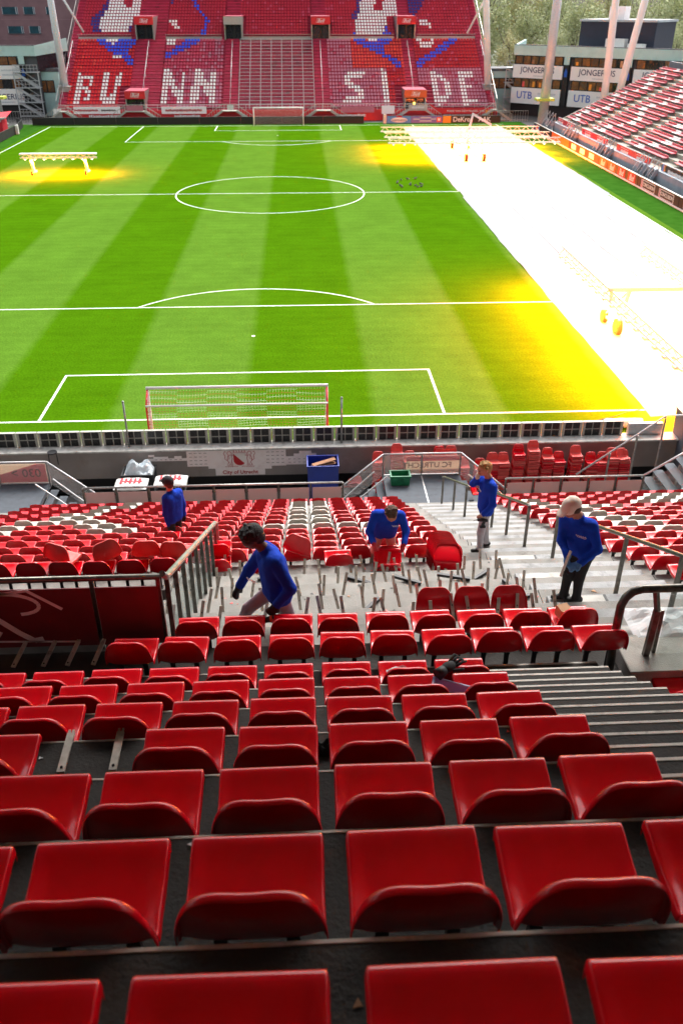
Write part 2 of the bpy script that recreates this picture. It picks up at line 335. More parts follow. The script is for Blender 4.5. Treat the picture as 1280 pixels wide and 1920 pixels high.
def arc(name,cx,cy,r,a0,a1,n=64):
    b=MB(); vs=[]; 
    for i in range(n+1):
        t=a0+(a1-a0)*i/n
        for rr in (r-LW,r+LW): vs.append((cx+rr*math.cos(t),cy+rr*math.sin(t),LZ))
    return b.add(vs,[(2*i,2*i+1,2*i+3,2*i+2) for i in range(n)]).build(name,'line_paint',pitch)
def hline(y,x0,x1): return (x0,x1,y-LW,y+LW)
def vline(x,y0,y1): return (x-LW,x+LW,y0,y1)
strip('touch_line',[vline(-34,0.06,104.94)]); strip('touch_line',[vline(32.9,0.06,104.94)])
for gy,s in ((0,1),(105,-1)):
    strip('goal_line',[hline(gy,-34.06,34.06)])
    for hw,d,nm in ((9.16,5.5,'goal_area_line'),(20.16,16.5,'penalty_area_line')):
        e=gy+s*(LW+.0); f=gy+s*(d-LW); lo,hi=min(e,f),max(e,f)
        strip(nm,[hline(gy+s*d,-hw-LW,hw+LW),vline(-hw,lo,hi),vline(hw,lo,hi)])
    a=math.acos(5.5/9.15)
    arc('penalty_arc',0,gy+s*11,9.15,(math.pi/2-a)*s if s>0 else -(math.pi/2+a),(math.pi/2+a)*s if s>0 else -(math.pi/2-a),40)
    b=MB(); b.cyl((0,gy+s*11,LZ),.11,.002,16); b.build('penalty_spot','line_paint',pitch)
strip('halfway_line',[hline(52.5,-33.9,32.8)]); arc('centre_circle',0,52.5,9.15,0,2*math.pi,96)

# white frost cover along the right side of the pitch
def sheet():
    b=MB(); nx,ny=16,150; vs=[]
    for j in range(ny+1):
        y=-.8+103.1*j/ny
        for i in range(nx+1):
            u=i/nx; x=18.45+14.65*u
            if i==0: x+=.03*math.sin(y*.35)+.02*math.sin(y*1.3+1)+(.2 if 49.5<y<52.3 else 0)
            if i==nx: x+=.04*math.sin(y*.3+2)+.02*math.sin(y*1.4)-(.4 if y<50.5 else 0)
            z=.035+.02*math.sin(x*1.7+y*.31)*math.sin(y*.83)+.012*math.sin(y*2.1+x)
            yy=y
            if j==0: yy+=.25*math.sin(u*9)
            vs.append((x,yy,max(.015,z)))
    b.add(vs,[(j*(nx+1)+i,j*(nx+1)+i+1,(j+1)*(nx+1)+i+1,(j+1)*(nx+1)+i) for j in range(ny) for i in range(nx)],0,True)
    root=thing('pitch_cover','huge white frost sheet spread along one side of the grass','cover')
    b.build('sheet','sheet',root)
    for x in (22.1,25.8,29.5):
        s=MB(); s.tube([(x+.04*math.sin(i*.8),-.6+i*1.02,.062) for i in range(101)],.018,5); s.build('seam','white',root)
sheet()
b=MB(); b.tube([(15.95+.17*i,-1.75+.015*math.sin(i*2),.2) for i in range(11)],[.19,.21,.215,.2,.21,.215,.21,.2,.21,.2,.19],14); tag(b.build('rolled_cover','roll'),'rolled up white sheet lying on the grass by the goal line','roll')
b=MB(); b.tube([(18.0+.02*math.sin(i),-.2+.3*math.sin(i*.2)-.09*i,.02) if False else (14.3+.2*i,-1.9+.1*i+.05*math.sin(i*.9),.02) for i in range(22)],.015,5); tag(b.build('cable','black'),'thin dark cable running over the grass beside the white sheet','cable')

# ------------------------------------------------------------------ grow light rigs (lit lamps)
LAMP=(1.0,.14,.008)
def area(parent,loc,sx,sy,power):
    d=bpy.data.lights.new('grow_light','AREA'); d.shape='RECTANGLE'; d.size=sx; d.size_y=sy; d.energy=power; d.color=LAMP
    o=bpy.data.objects.new('grow_light',d); COL.objects.link(o); o.parent=parent; o.location=loc; return o
def boom(root,p,q,power,lamps=12,tall=.45):
    p=Vector(p); q=Vector(q); d=(q-p); L=d.length; d.normalize(); side=d.cross(Vector((0,0,1)))
    b=MB()
    for s in (-1,1): b.bar(p+side*.16*s,q+side*.16*s,.09,.09)
    b.bar(p+V(0,0,tall),q+V(0,0,tall),.09,.09)
    n=int(L/1.1)
    for i in range(n):
        a=p+d*(L*i/n); c=p+d*(L*(i+.5)/n); e=p+d*(L*(i+1)/n)
        b.bar(a+side*.16,c+V(0,0,tall),.045,.045); b.bar(c+V(0,0,tall),e-side*.16,.045,.045)
    b.build('boom_truss','white',root)
    for i in range(lamps):
        c=p+d*(L*(i+.5)/lamps)
        l=MB(); l.prism([c+side*.3+d*.17+V(0,0,-.02),c-side*.3+d*.17+V(0,0,-.02),c-side*.3-d*.17+V(0,0,-.02),c+side*.3-d*.17+V(0,0,-.02)],(0,0,-.12))
        h=l.build('lamp_housing','white',root)
        l=MB(); l.tube([c+side*.2+V(0,0,-.17),c-side*.2+V(0,0,-.17)],.03,6); l.build('lamp_tube','lamp_hot',h)
    mid=(p+q)/2+V(0,0,-.24)
    if abs(d.x)>abs(d.y): area(root,mid,L,.5,power)
    else: area(root,mid,.5,L,power)
def wheel(root,c,r,wd=.2,axis='x'):
    t=MB(); t.cyl(c,r,wd,22,0,axis); o=t.build('wheel','tyre',root)
    t=MB(); t.cyl(c,r*.55,wd+.03,14,0,axis); t.build('rim','rim_yellow',o)
root=thing('grow_light_rig','long white lamp rig standing over the near end of the frost sheet','lamp rig',(0,0,0))
for x in (19.5,24.8,30.1): boom(root,(x,-1.0,2.3),(x,19.2,2.3),25000,16)
b=MB(); b.bar((19.3,9.4,2.85),(30.3,9.4,2.85),.22,.22); 
for x in (19.5,24.8,30.1): b.bar((x,9.4,2.2),(x,9.4,2.9),.14,.14)
b.bar((20.5,9.4,2.8),(20.5,10.3,.5),.14,.14); b.bar((28.5,9.4,2.8),(28.5,10.3,.5),.14,.14); b.bar((20.4,12.4,.45),(20.5,10.3,.5),.12,.12); b.bar((28.5,12.4,.45),(28.5,10.3,.5),.12,.12); b.bar((20.4,12.4,.45),(20.5,9.5,2.7),.08,.08); b.bar((28.5,12.4,.45),(28.5,9.5,2.7),.08,.08)
b.build('support_frame','white',root)
for x in (20.5,28.5):
    wheel(root,(x,10.3,.45),.45,.28); wheel(root,(x-.1,12.4,.38),.38,.24)
root=thing('grow_light_rig','white triple lamp rig spanning the frost sheet before the far goal','lamp rig')
for y in (82.0,76.7,71.7): boom(root,(13.3,y,1.9),(33.6,y,1.9),17000,16,.5)
b=MB()
for x in (22.6,24.4): b.bar((x,70.6,.5),(x,81.2,.5),.14,.14)
for y in (82.0,76.7,71.7):
    b.bar((22.6,y,.5),(22.6,y,2.3),.12,.12); b.bar((24.4,y,.5),(24.4,y,2.3),.12,.12)
b.build('support_frame','white',root)
for y in (81.1,70.6):
    for x in (22.4,24.5): wheel(root,(x,y,.42),.42,.3)
root=thing('grow_light_rig','short white lamp bar on two wheeled legs over yellow lit grass','lamp rig')
boom(root,(-26.9,63.9,1.75),(-18.8,63.8,1.75),12000,8,.3)
b=MB(); b.box(-26.9,-18.8,63.55,64.2,2.06,2.18)
for x in (-25.7,-20.0):
    b.bar((x,63.9,.35),(x-.15,63.85,2.1),.22,.22); b.bar((x-.1,63.5,.3),(x+.1,64.6,.3),.14,.14)
b.build('support_frame','white',root)
for x in (-25.8,-20.1):
    wheel(root,(x,63.4,.28),.28,.18); wheel(root,(x,64.6,.28),.28,.18)
root=thing('winch_frame','small white tilted frame standing on the sheet near far boards','frame')
b=MB(); b.bar((28.2,101,.05),(28.6,101,2.0),.25,.25); b.bar((28.5,101,1.9),(31.4,101,.4),.3,.3); b.bar((31.3,101,.05),(31.3,101,.5),.2,.2); b.build('frame','white',root)

# ------------------------------------------------------------------ goals
def goal(loc,rz,label,back_h,depth):
    root=thing('goal',label,'goal',loc,rz)      # mouth towards +y, net behind
    for s in (-1,1):
        p=MB(); p.tube([(s*3.72,0,0),(s*3.72,0,2.44)],.06,12); p.build('post','white',root)
        p=MB(); p.tube([(s*3.72,0,2.40),(s*3.72,-depth,back_h),(s*3.72,-depth,.03)],.04,8); p.build('side_stay',['flag_red'] if back_h<2.3 else ['white'],root)
    p=MB(); p.tube([(-3.78,0,2.44),(3.78,0,2.44)],.06,12); p.build('crossbar','white',root)
    p=MB(); p.tube([(-3.74,-depth,back_h),(3.74,-depth,back_h)],.045,8); p.build('rear_bar','white',root)
    n=MB(); st=.12
    def grid(P00,P10,P01,nu,nv,phase):
        P00,P10,P01=Vector(P00),Vector(P10),Vector(P01); du=(P10-P00); dv=(P01-P00); nrm=du.cross(dv).normalized()
        def pt(u,v): return P00+du*u+dv*v+nrm*.06*math.sin(math.pi*v)*math.sin(u*17+phase)
        for i in range(nu+1):
            pts=[pt(i/nu,k/6) for k in range(7)]
            for k in range(6): n.bar(pts[k],pts[k+1],.007,.007,1 if (i*6//max(nu,1)+k)%2 and back_h<2.3 else 0)
        for j in range(nv+1):
            pts=[pt(k/30,j/nv) for k in range(31)]
            for k in range(30): n.bar(pts[k],pts[k+1],.007,.007,1 if (k//5+j*6//max(nv,1))%2 and back_h<2.3 else 0)
    grid((-3.7,-depth,.03),(3.7,-depth,.03),(-3.7,-depth,back_h),60,int(back_h/st),0)
    grid((-3.7,-depth,back_h),(3.7,-depth,back_h),(-3.7,0,2.42),60,max(3,int(depth/st)),1)
    for s in (-1,1): grid((s*3.7,-depth,.03),(s*3.7,0,.03),(s*3.7,-depth,back_h),max(3,int(depth/st)),int(back_h/st),2)
    n.build('net',['white','text_red'],root); return root
mat('net_orange','c8562c',rough=.8)
goal((0,-2.3,0),0,'white goal frame with red and white checked net behind the dark boards','near',.9) if False else goal((0,-2.2,0),0,'white football goal with checked net standing just behind the board row',1.93,.7)
goal((0,105,0),math.pi,'white football goal below the empty middle section of far stand',2.38,1.6)
for x in (-4.4,4.26):
    b=MB(); b.tube([(x,-3.95,.62),(x,-3.95,2.58)],.04,10); b.ball((x,-3.95,2.6),.05,8)
    tag(b.build('net_post','galv'),'slim grey steel post standing on the ledge beside the goal','post','steel posts flanking the goal')

# ------------------------------------------------------------------ board modules seen from behind, ledge and moat wall
def led_board(x,first=[None]):
    if first[0] is None:
        root=thing('led_board','grey rear side of an advertising board module with four dark squares','ad board',(x,-3.75,.60),0,'advertising board modules along the goal line')
        b=MB(); w=.835
        b.box(0,w-.012,.02,.08,0,.62); 
        b.box(0,.10,-.03,.02,0,.62); b.box(w-.112,w-.012,-.03,.02,0,.62); b.box(.10,w-.112,-.02,.02,.295,.325); b.box(.40,.425,-.022,.02,0,.295); b.box(.40,.425,-.022,.02,.325,.62); b.box(0,w-.012,-.04,.09,.62,.645)
        b.build('frame','grey_panel',root)
        for i,(px,pz) in enumerate(((.115,.02),(.115,.335),(.435,.02),(.435,.335))):
            q=MB(); q.bbox(px,px+.275,-.018,.019,pz,pz+.265,.006); q.box(px+.10,px+.18,-.03,-.018,pz+.08,pz+.17); q.build('rear_panel','led_dark',root)
        q=MB(); q.cyl((.045,-.035,.36),.02,.012,10,0,'y'); q.build('lock','galv_light',root)
        first[0]=root; return root
    r=first[0].copy(); COL.objects.link(r); r.location.x=x
    for c in first[0].children:
        d=c.copy(); COL.objects.link(d); d.parent=r
    return r
for i in range(34): led_board(-13.2+i*.86)
b=MB(); b.bbox(16.25,17.7,-3.8,-3.6,.6,1.12,.02); b.box(16.32,17.6,-3.83,-3.79,.68,1.04); tag(b.build('steel_bench_box','galv_light'),'plain light grey metal box on ledge at the end of boards','box')
wall=tag(MB().build('moat_wall','wall_grey'),'long dark grey concrete moat wall with pale ledge below the boards','wall')
def part(parent,name,m,fn):
    b=MB(); fn(b); return b.build(name,m,parent)
part(wall,'wall_face','wall_grey',lambda b:b.box(-30,30,-4.15,-3.58,-.72,.52))
part(wall,'ledge','ledge',lambda b:b.bbox(-30,30,-4.3,-3.56,.52,.60,.015))
part(wall,'under_wall_gap','black',lambda b:b.box(-30,30,-3.95,-3.59,-1.5,-.72))  # recess painted black for the dark gap below the wall face
# tunnel side wall at the right
t=thing('tunnel_wall','tall dark blue grey wall block at the end of the ledge','wall',(18.2,-4.6,-1.5))
part(t,'wall','grey_blue',lambda b:b.prism([(.15,-1.6,0),(6,-1.6,0),(6,-1.6,3.25),(0,-1.6,3.25)],(0,2.6,0)))
part(t,'coping','grey_panel',lambda b:b.box(-.03,6,-1.63,1.03,3.25,3.3))

# banner City of Utrecht
t=thing('city_banner','pale pink stepped banner with red and white coat of arms and City of Utrecht lettering','banner',(-.34,-4.16,.06))
b=MB(); Yb=-.004
def pan(x0,x1,z0,z1): b.box(x0,x1,-.012,0,z0,z1)
pan(-.62,1.42,-.74,.46); pan(-1.75,-.62,-.30,.46); pan(-.9,-.62,-.42,-.30); pan(1.42,2.3,-.34,.48); pan(1.42,1.7,-.47,-.34)
pan(-3.35,-1.75,-.02,.10); pan(-3.1,-2.5,.10,.18); pan(-2.25,-1.95,.10,.20); pan(-3.3,-3.05,.18,.27); pan(2.3,3.55,-.30,.08); pan(2.62,3.55,.08,.20); pan(2.85,3.35,.20,.32)
b.build('cloth','banner_pale',t)
b=MB()
for i in range(11):
    for j in range(4):
        for x0 in (-1.65,1.5):
            x=x0+i%4*.2; z=-.2+j*.165
            if x0>0 and x>2.2: continue
            b.box(x,x+.12,-.016,-.012,z,z+.016)
for i in range(6):
    b.box(-3.05+i*.2,-2.95+i*.2,-.016,-.012,.04,.055)
    if i<5: b.box(2.4+i*.2,2.5+i*.2,-.016,-.012,-.05,-.035); b.box(2.4+i*.2,2.5+i*.2,-.016,-.012,-.2,-.185)
b.build('sponsor_marks','text_dark',t)
letter('City of Utrecht',.235,'text_red',t,(.4,-.02,-.60),bold=.003)
sh=MB(); c=(.40,0)     # shield: white with a red lower left half
def shield(n=14):
    pts=[(-.25,.28),(.25,.28)]
    for i in range(n+1):
        a=math.pi*i/n; pts.append((.25*math.cos(a),-.02-.24*math.sin(a)*(1 if True else 0)))
    return pts
sp=shield(); sh.prism([(c[0]+x,-.014,c[1]+z-.02) for x,z in sp],(0,-.004,0)); sh.build('shield','text_white',t)
sh=MB(); lo=[(x,z) for x,z in sp if (z-.28)<-(x+.25)*1.02+.02]; lo=[(-.25,.28)]+[q for q in lo if q!=(-.25,.28)]
lo=sorted(lo,key=lambda q:math.atan2(q[1]+.05,q[0]+.1)); sh.prism([(c[0]+x,-.019,c[1]+z-.02) for x,z in lo],(0,-.004,0)); sh.build('shield_half','text_red',t)
sh=MB()                                            # crown and two lion supporters as line drawings
for i in range(5): sh.tube([(c[0]-.22+i*.11,-.02,.32),(c[0]-.24+i*.11,-.02,.40),(c[0]-.2+i*.11,-.02,.40),(c[0]-.22+i*.11,-.02,.32)],.008,4)
sh.bar((c[0]-.28,-.02,.30),(c[0]+.28,-.02,.30),.02,.006)
for s in (-1,1):
    L=[(.30,-.28),(.33,-.1),(.30,.04),(.34,.16),(.31,.26),(.38,.36),(.47,.35),(.50,.26),(.44,.2),(.49,.08),(.50,-.06),(.44,-.14),(.52,-.26),(.42,-.28),(.38,-.16),(.36,-.28)]
    sh.tube([(c[0]+s*x,-.02,z) for x,z in L],.011,4,closed=True)
    sh.tube([(c[0]+s*x,-.02,z) for x,z in [(.50,-.06),(.60,.02),(.58,.16),(.64,.26),(.60,.36),(.54,.34)]],.010,4)
    sh.tube([(c[0]+s*x,-.02,z) for x,z in [(.34,.14),(.27,.2),(.24,.16)]],.009,4); sh.tube([(c[0]+s*x,-.02,z) for x,z in [(.36,.22),(.45,.14),(.40,.06),(.46,0)]],.008,4)
    for k in range(6): sh.tube([(c[0]+s*(.08+k*.09),-.02,-.31),(c[0]+s*(.11+k*.09),-.02,-.36),(c[0]+s*(.15+k*.09),-.02,-.31)],.008,4)
sh.build('crest_drawing','text_red',t)

# things in the moat
def tub(name,label,cat,loc,sx,sy,sz,m,wallt=.03,rim=.03):
    t=thing(name,label,cat,loc)
    b=MB(); a=.93
    def ring(z,fx,fy): return [(-sx/2*fx,-sy/2*fy,z),(sx/2*fx,-sy/2*fy,z),(sx/2*fx,sy/2*fy,z),(-sx/2*fx,sy/2*fy,z)]
    vs=ring(0,a,a)+ring(sz,1,1)+ring(sz,1-2*wallt/sx,1-2*wallt/sy)+ring(wallt,a-2*wallt/sx,a-2*wallt/sy)
    fs=[(3,2,1,0)]+[(k+i,k+(i+1)%4,k+4+(i+1)%4,k+4+i) for k in (0,4,8) for i in range(4)]+[(12,13,14,15)]
    b.add(vs,fs); b.build('body',m,t)
    b=MB(); 
    for s in (-1,1): b.box(-sx/2-rim,sx/2+rim,s*sy/2-rim/2,s*sy/2+rim/2,sz-.05,sz+.004); b.box(s*sx/2-rim/2,s*sx/2+rim/2,-sy/2+rim/2,sy/2-rim/2,sz-.05,sz+.004)
    b.build('rim',m,t)
    b=MB()
    for s in (-1,1): b.box(s*sx*.3-.09,s*sx*.3+.09,-sy/2-rim-.02,-sy/2-rim/2-.001,sz-.14,sz-.06)
    b.build('handle',m,t)
    return t
tub('container','blue plastic skip container standing against the moat wall','container',(3.45,-5.05,-1.5),1.25,.95,1.86,'blue_bin')
for i,(a,z) in enumerate(((.2,.0),(-.15,.05),(.35,.02))):
    b=MB(); b.bar((3.05,-5.15-.1*i,.22+z),(3.95,-4.95+.1*i,.28-a*.4),.22,.03); tag(b.build('plank','wood'),'brown wooden board lying in the blue container','board','boards in the blue container')
tub('cart','open black plastic cart heaped with clear film by moat wall','cart',(-3.92,-5.0,-1.5),1.25,.85,1.58,'black')
b=MB(); nn=26; rr=random.Random(3)
def lump(b,cx,cy,cz,sx,sy,h,n,seed,mi=0):
    r=random.Random(seed); vs=[]; ph=[r.uniform(0,6) for _ in range(6)]
    for j in range(n+1):
        for i in range(n+1):
            u=i/n*2-1; v=j/n*2-1; e=max(0,1-max(abs(u),abs(v))**3)
            z=h*e*(.6+.25*math.sin(5*u+ph[0]+2*v)+.2*math.sin(7*v+ph[1]-3*u)+.18*r.random())
            vs.append((cx+u*sx,cy+v*sy,cz+z))
    b.add(vs,[(j*(n+1)+i,j*(n+1)+i+1,(j+1)*(n+1)+i+1,(j+1)*(n+1)+i) for j in range(n) for i in range(n)],mi,False)
lump(b,-3.92,-5.0,-.02,.58,.4,.55,16,5); tag(b.build('film_heap','plastic_clear'),'crumpled heap of clear plastic film in the black cart','film')
def cushion(loc,sx,sy,h,label,txt):
    t=thing('printed_bag',label,'bag',loc)
    b=MB(); n=14; vs=[]
    for sgn in (1,-1):
        for j in range(n+1):
            for i in range(n+1):
                u=i/n*2-1; v=j/n*2-1; e=(max(0,1-abs(u)**3.5)*max(0,1-abs(v)**3.5))**.5
                vs.append((u*sx,v*sy,h*(.5+.5*sgn*e)+.012*math.sin(u*9+v*5)*e))
    k=(n+1)**2; q=[(j*(n+1)+i,j*(n+1)+i+1,(j+1)*(n+1)+i+1,(j+1)*(n+1)+i) for j in range(n) for i in range(n)]
    b.add(vs,q+[tuple(k+x for x in f)[::-1] for f in q],0,True); b.build('sack','white',t)
    b=MB()
    for i in range(5): b.box(-sx*.65+i*sx*.28,-sx*.5+i*sx*.28,-sy*.4,sy*.5,h+.0,h+.02)
    b.box(-sx*.65,sx*.7,-sy*.1,sy*.05,h+.0,h+.022); b.build('print','flag_red',t)
cushion((-3.93,-6.6,.2),.62,.42,.26,'white sack with red print lying below the black cart',''); cushion((-2.43,-6.5,.24),.62,.42,.26,'white sack with red print lying before the stepped banner','')
for x in (-3.93,-2.43):
    t=thing('trestle','tall dark steel trestle carrying a printed sack behind the balustrade','trestle',(x,-6.55,-1.5),0,'trestles under the printed sacks')
    part(t,'top','black_steel',lambda b:b.box(-.6,.6,-.42,.42,1.65,1.70))
    for sx in (-1,1):
        for sy in (-1,1): part(t,'leg','black_steel',lambda b:b.bar((sx*.55,sy*.35,0),(sx*.5,sy*.33,1.65),.05,.05))
t=thing('bar_stool','small dark bracket shelf hung on the ledge of moat wall','bracket',(-7.4,-4.35,0))
part(t,'seat','black_steel',lambda b:b.cyl((0,0,.64),.19,.05,18)); 
for s in (-1,1): part(t,'leg','black_steel',lambda b:b.tube([(s*.16,-.03,.62),(s*.17,-.03,.1)],.018,6))

# ------------------------------------------------------------------ the seat shell
def seat_mesh(name,nu,matname,lo=False):
    pan=[(.004,-.062),(.013,-.024),(.005,-.002),(-.02,-.003),(-.05,-.009),(-.10,-.022),(-.18,-.040),(-.26,-.056),(-.315,-.063),(-.345,-.054)]
    ts=[0.0,.12,.28,.46,.64,.80,.92,1.0]; nf=3
    if lo: pan=[pan[i] for i in (0,2,6,8)]; ts=[0,.5,1.0]; nf=1
    us=[math.sin(math.pi/2*(-1+2*i/nu)) for i in range(nu+1)]; us=([-1.04] if not lo else [])+us+([1.04] if not lo else [])
    def top(u):
        u=max(-1,min(1,u)); return -.035+.312*(1-abs(u)**4.6)**.5-.009*math.exp(-(u/.36)**2)
    W=.225; rows=[]
    for (y,z) in pan:
        r=[]
        for u in us:
            uu=max(-1,min(1,u)); zz=z
            if y<-.02:
                q=max(0,min(1,(.92-abs(u))/.14)); q=q*q*(3-2*q); e=max(0,min(1,(-.03-y)/.035)); zz-=.011*q*e
                if y<-.25: zz+=.028*abs(uu)**4
            x=uu*(.221 if y>-.3 else .224)
            if abs(u)>1.01: zz-=.040; x+=.004*(1 if u>0 else -1)
            r.append((x,y,zz))
        rows.append(r)
    def backpt(u,t):
        uu=max(-1,min(1,u)); zb=-.045+.01*abs(uu)**4; zt=top(u); z=zb+(zt-zb)*t; hz=(z+.045)/.32
        return Vector((uu*W,-.362-.050*hz-.012*math.sin(min(1,hz)*3.14)+.022*uu*uu*(1-hz*.4),z))
    for t in ts[1:] if not lo else ts[1:]: rows.append([tuple(backpt(u,t)) for u in us])
    for f in range(nf):
        r=[]
        for u in us:
            uu=max(-1,min(1,u)); d=.02; ua,ub=max(-.999,uu-d),min(.999,uu+d); tx,tz=(ub-ua)*W,top(ub)-top(ua); L=math.hypot(tx,tz)+1e-9; nx,nz=-tz/L,tx/L
            p=backpt(u,1.0); k=(.004,.007,.006)[f]; dy=(-.006,-.016,-.032)[f]
            r.append((p.x+nx*k,p.y+dy,p.z+nz*k-(.0,.001,.006)[f]))
        rows.append(r)
    n=len(us); b=MB(); b.add([p for r in rows for p in r],[(j*n+i,j*n+i+1,(j+1)*n+i+1,(j+1)*n+i) for j in range(len(rows)-1) for i in range(n-1)],0,True)
    if lo: return b
    return baked(b,name,matname,[('SOLIDIFY',dict(thickness=.006,offset=-1)),('SUBSURF',dict(levels=1,render_levels=1))])
SEAT_RED=seat_mesh('seat_shell',18,'red_seat'); SEAT_WHITE=SEAT_RED.copy(); SEAT_WHITE.materials.clear(); SEAT_WHITE.materials.append(MATS['white_seat'])
SEAT_FADED=SEAT_RED.copy(); SEAT_FADED.materials.clear(); SEAT_FADED.materials.append(MATS['red_faded'])
SH=.40
b=MB(); b.bar((0,-.31,-.098),(0,-.05,-.055),.035,.02); b.bar((0,-.25,-.095),(0,-.25,-SH),.045,.03); b.box(-.04,.04,-.30,-.2,-SH,-SH+.012); BRK=b.mesh('bracket','black_steel')
b=MB(); b.cyl((0,0,0),.017,.006,12); HOLE=b.mesh('drain_hole','dark_hole')
def put_seat(x,y,z,label,group,white=False,rot=None,parts=True,hole=False,mesh=None,name='stadium_seat'):
    me=mesh or (SEAT_WHITE if white else SEAT_RED)
    t=thing(name,label,'seat',(x,y,z),0,group)
    if rot: t.rotation_euler=rot
    link('shell',me,t)
    if parts:
        for s in (-1,1): link('bracket',BRK,t,(s*.12,0,0))
    if hole:
        for s in (-1,1): link('drain_hole',HOLE,t,(s*.165,-.28,-.064))
    return t
def shell_only(x,y,z,label,group,rot,mesh=None):
    o=link('seat_shell',mesh or SEAT_RED,None,(x,y,z),rot); return tag(o,label,'seat',group)
# bare supports left where a seat has been taken off
b=MB(); b.bar((0,-.28,.08),(0,-.12,.43),.040,.014,0,up=(0,1,0)); b.bar((0,-.28,.08),(0,-.29,.02),.036,.02,1); b.box(-.03,.03,-.34,-.22,0,.012,1); b.cyl((0,-.19,.30),.008,.02,6,1,'y'); BARE=b.mesh('seat_support',['bare_bar','black_steel'])
def bare(x,y,z,tilt=0,lean=0):
    o=link('seat_support',BARE,None,(x,y,z),(lean,tilt,0)); return tag(o,'bare steel seat support left upright on the cleared concrete steps','support','bare seat supports on cleared steps')

# ------------------------------------------------------------------ near stand terraces
XC=lambda k:2.03+.5262*k
def R(k): return (-33.576+.825*k, 13.775-.563*k)      # front edge of the seat pan, upper tier row k
def Lr(j): return (-28.60+.802*j, 10.63-.375*j)       # the same, lower tier row j
terr=tag(MB().build('terrace','concrete_shaded'),kind='structure')
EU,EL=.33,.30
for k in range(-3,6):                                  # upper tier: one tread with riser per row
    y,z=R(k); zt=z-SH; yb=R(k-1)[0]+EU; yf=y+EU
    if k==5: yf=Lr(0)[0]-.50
    b=MB(); b.bbox(-9,4.42,yb-.02,yf,zt-.9,zt,.008); b.build('tread','concrete_shaded',terr)
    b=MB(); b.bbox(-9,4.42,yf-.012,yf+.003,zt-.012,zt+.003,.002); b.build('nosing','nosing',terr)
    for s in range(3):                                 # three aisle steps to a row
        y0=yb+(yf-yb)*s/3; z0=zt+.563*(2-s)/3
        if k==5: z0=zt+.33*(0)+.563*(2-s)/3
        b=MB(); b.bbox(4.425,5.62,y0-.01,y0+(yf-yb)/3,z0-.9,z0,.006); b.build('aisle_step','concrete_shaded',terr)
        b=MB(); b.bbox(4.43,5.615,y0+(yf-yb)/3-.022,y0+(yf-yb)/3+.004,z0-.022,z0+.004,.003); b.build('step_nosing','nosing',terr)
y0,z0=R(5); 
for j in range(0,19):                                  # lower tier
    y,z=Lr(j); zt=z-SH; yb=Lr(j-1)[0]+EL; yf=y+EL; m_='concrete_worn' if j>0 else 'concrete_shaded'
    x0=-5.55 if j>6 else (.72 if 1<=j else -9)
    if j==0: yb=y-.50
    x0b=x0
    b=MB(); b.bbox(x0b,5.98,yb-.02,yf,zt-.7,zt,.008); b.build('tread',m_,terr); m_='concrete_worn' if j>0 else 'concrete'
    b=MB(); b.bbox(8.0,18.5,yb-.02,yf,zt-.7,zt,.008); b.build('tread',m_,terr)
    for s in range(2):
        ya=yb+(yf-yb)*s/2; za=zt+.375*(1-s)/2
        b=MB(); b.bbox(5.985,7.995,ya-.015,ya+(yf-yb)/2,za-.7,za,.008); b.build('aisle_step','step_block' if s==0 and j>0 else m_,terr)
        if j>6:
            b=MB(); b.bbox(-7.5,-5.555,ya-.015,ya+(yf-yb)/2,za-.7,za,.008); b.build('aisle_step',m_,terr)
        if s==0 and j%2==1 and j<9:
            b=MB(); b.bbox(6.05,6.75,ya+(yf-yb)/2-.20,ya+(yf-yb)/2-.03,za,za+.004,.002); b.build('patch','ledge',terr)
            b=MB(); b.box(6.76,6.79,ya+(yf-yb)/2-.2,ya+(yf-yb)/2-.02,za+.001,za+.006); b.build('joint','black',terr)
    if j>6:
        b=MB(); b.bbox(-14,-7.505,yb-.02,yf,zt-.7,zt,.008); b.build('tread',m_,terr)
yF=Lr(18)[0]+EL
b=MB(); b.box(-14,18.5,yF-1.2,yF-.02,-1.5,2.3); b.build('front_wall','concrete_shaded',terr)
b=MB(); b.box(5.63,14,-30.6,-29.12,8.6,10.21); b.build('landing','concrete',terr)
b=MB(); b.box(6.0,14,-32.6,-30.61,8.6,12.2); b.build('landing_back','concrete_shaded',terr)
# vomitory hole at the left: dark side and floor
b=MB(); b.prism([(.50,-28.25,5.6),(.50,-23.5,5.6),(.50,-23.5,7.4),(.50,-28.2,9.6)],(.215,0,0)); b.build('stairwell_wall','concrete_shaded',terr)
b=MB(); b.box(-9,.49,-28.25,-24.0,5.4,5.6); b.build('stairwell_floor','concrete_shaded',terr)
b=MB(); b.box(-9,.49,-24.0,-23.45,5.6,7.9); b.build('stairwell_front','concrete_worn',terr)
# back wall, roof and side walls of the near stand (above and behind the viewpoint)
roof=tag(MB().build('stand_roof','tin'),'corrugated steel roof over the near grandstand','roof')
part(roof,'deck','tin',lambda b:b.prism([(-45,-44,21.5),(45,-44,21.5),(45,-16.8,25.0),(-45,-16.8,25.0)],(0,0,.35)))
for x in range(-40,45,8): part(roof,'girder','galv',lambda b:b.bar((x,-44,21.0),(x,-17.1,24.5),.3,.9))
part(roof,'fascia','tin',lambda b:b.box(-45,45,-16.8,-16.5,24.4,25.6))
bw=tag(MB().build('rear_wall','grey_blue'),'plain grey rear wall behind the near grandstand','wall')
part(bw,'wall','grey_blue',lambda b:b.box(-45,45,-44.6,-44.1,-1.5,21.4))
part(bw,'upper_deck','concrete_shaded',lambda b:b.box(-45,45,-44,-36.6,15.2,16.05) if False else b.box(-45,45,-44,-36.55,13.4,14.85))

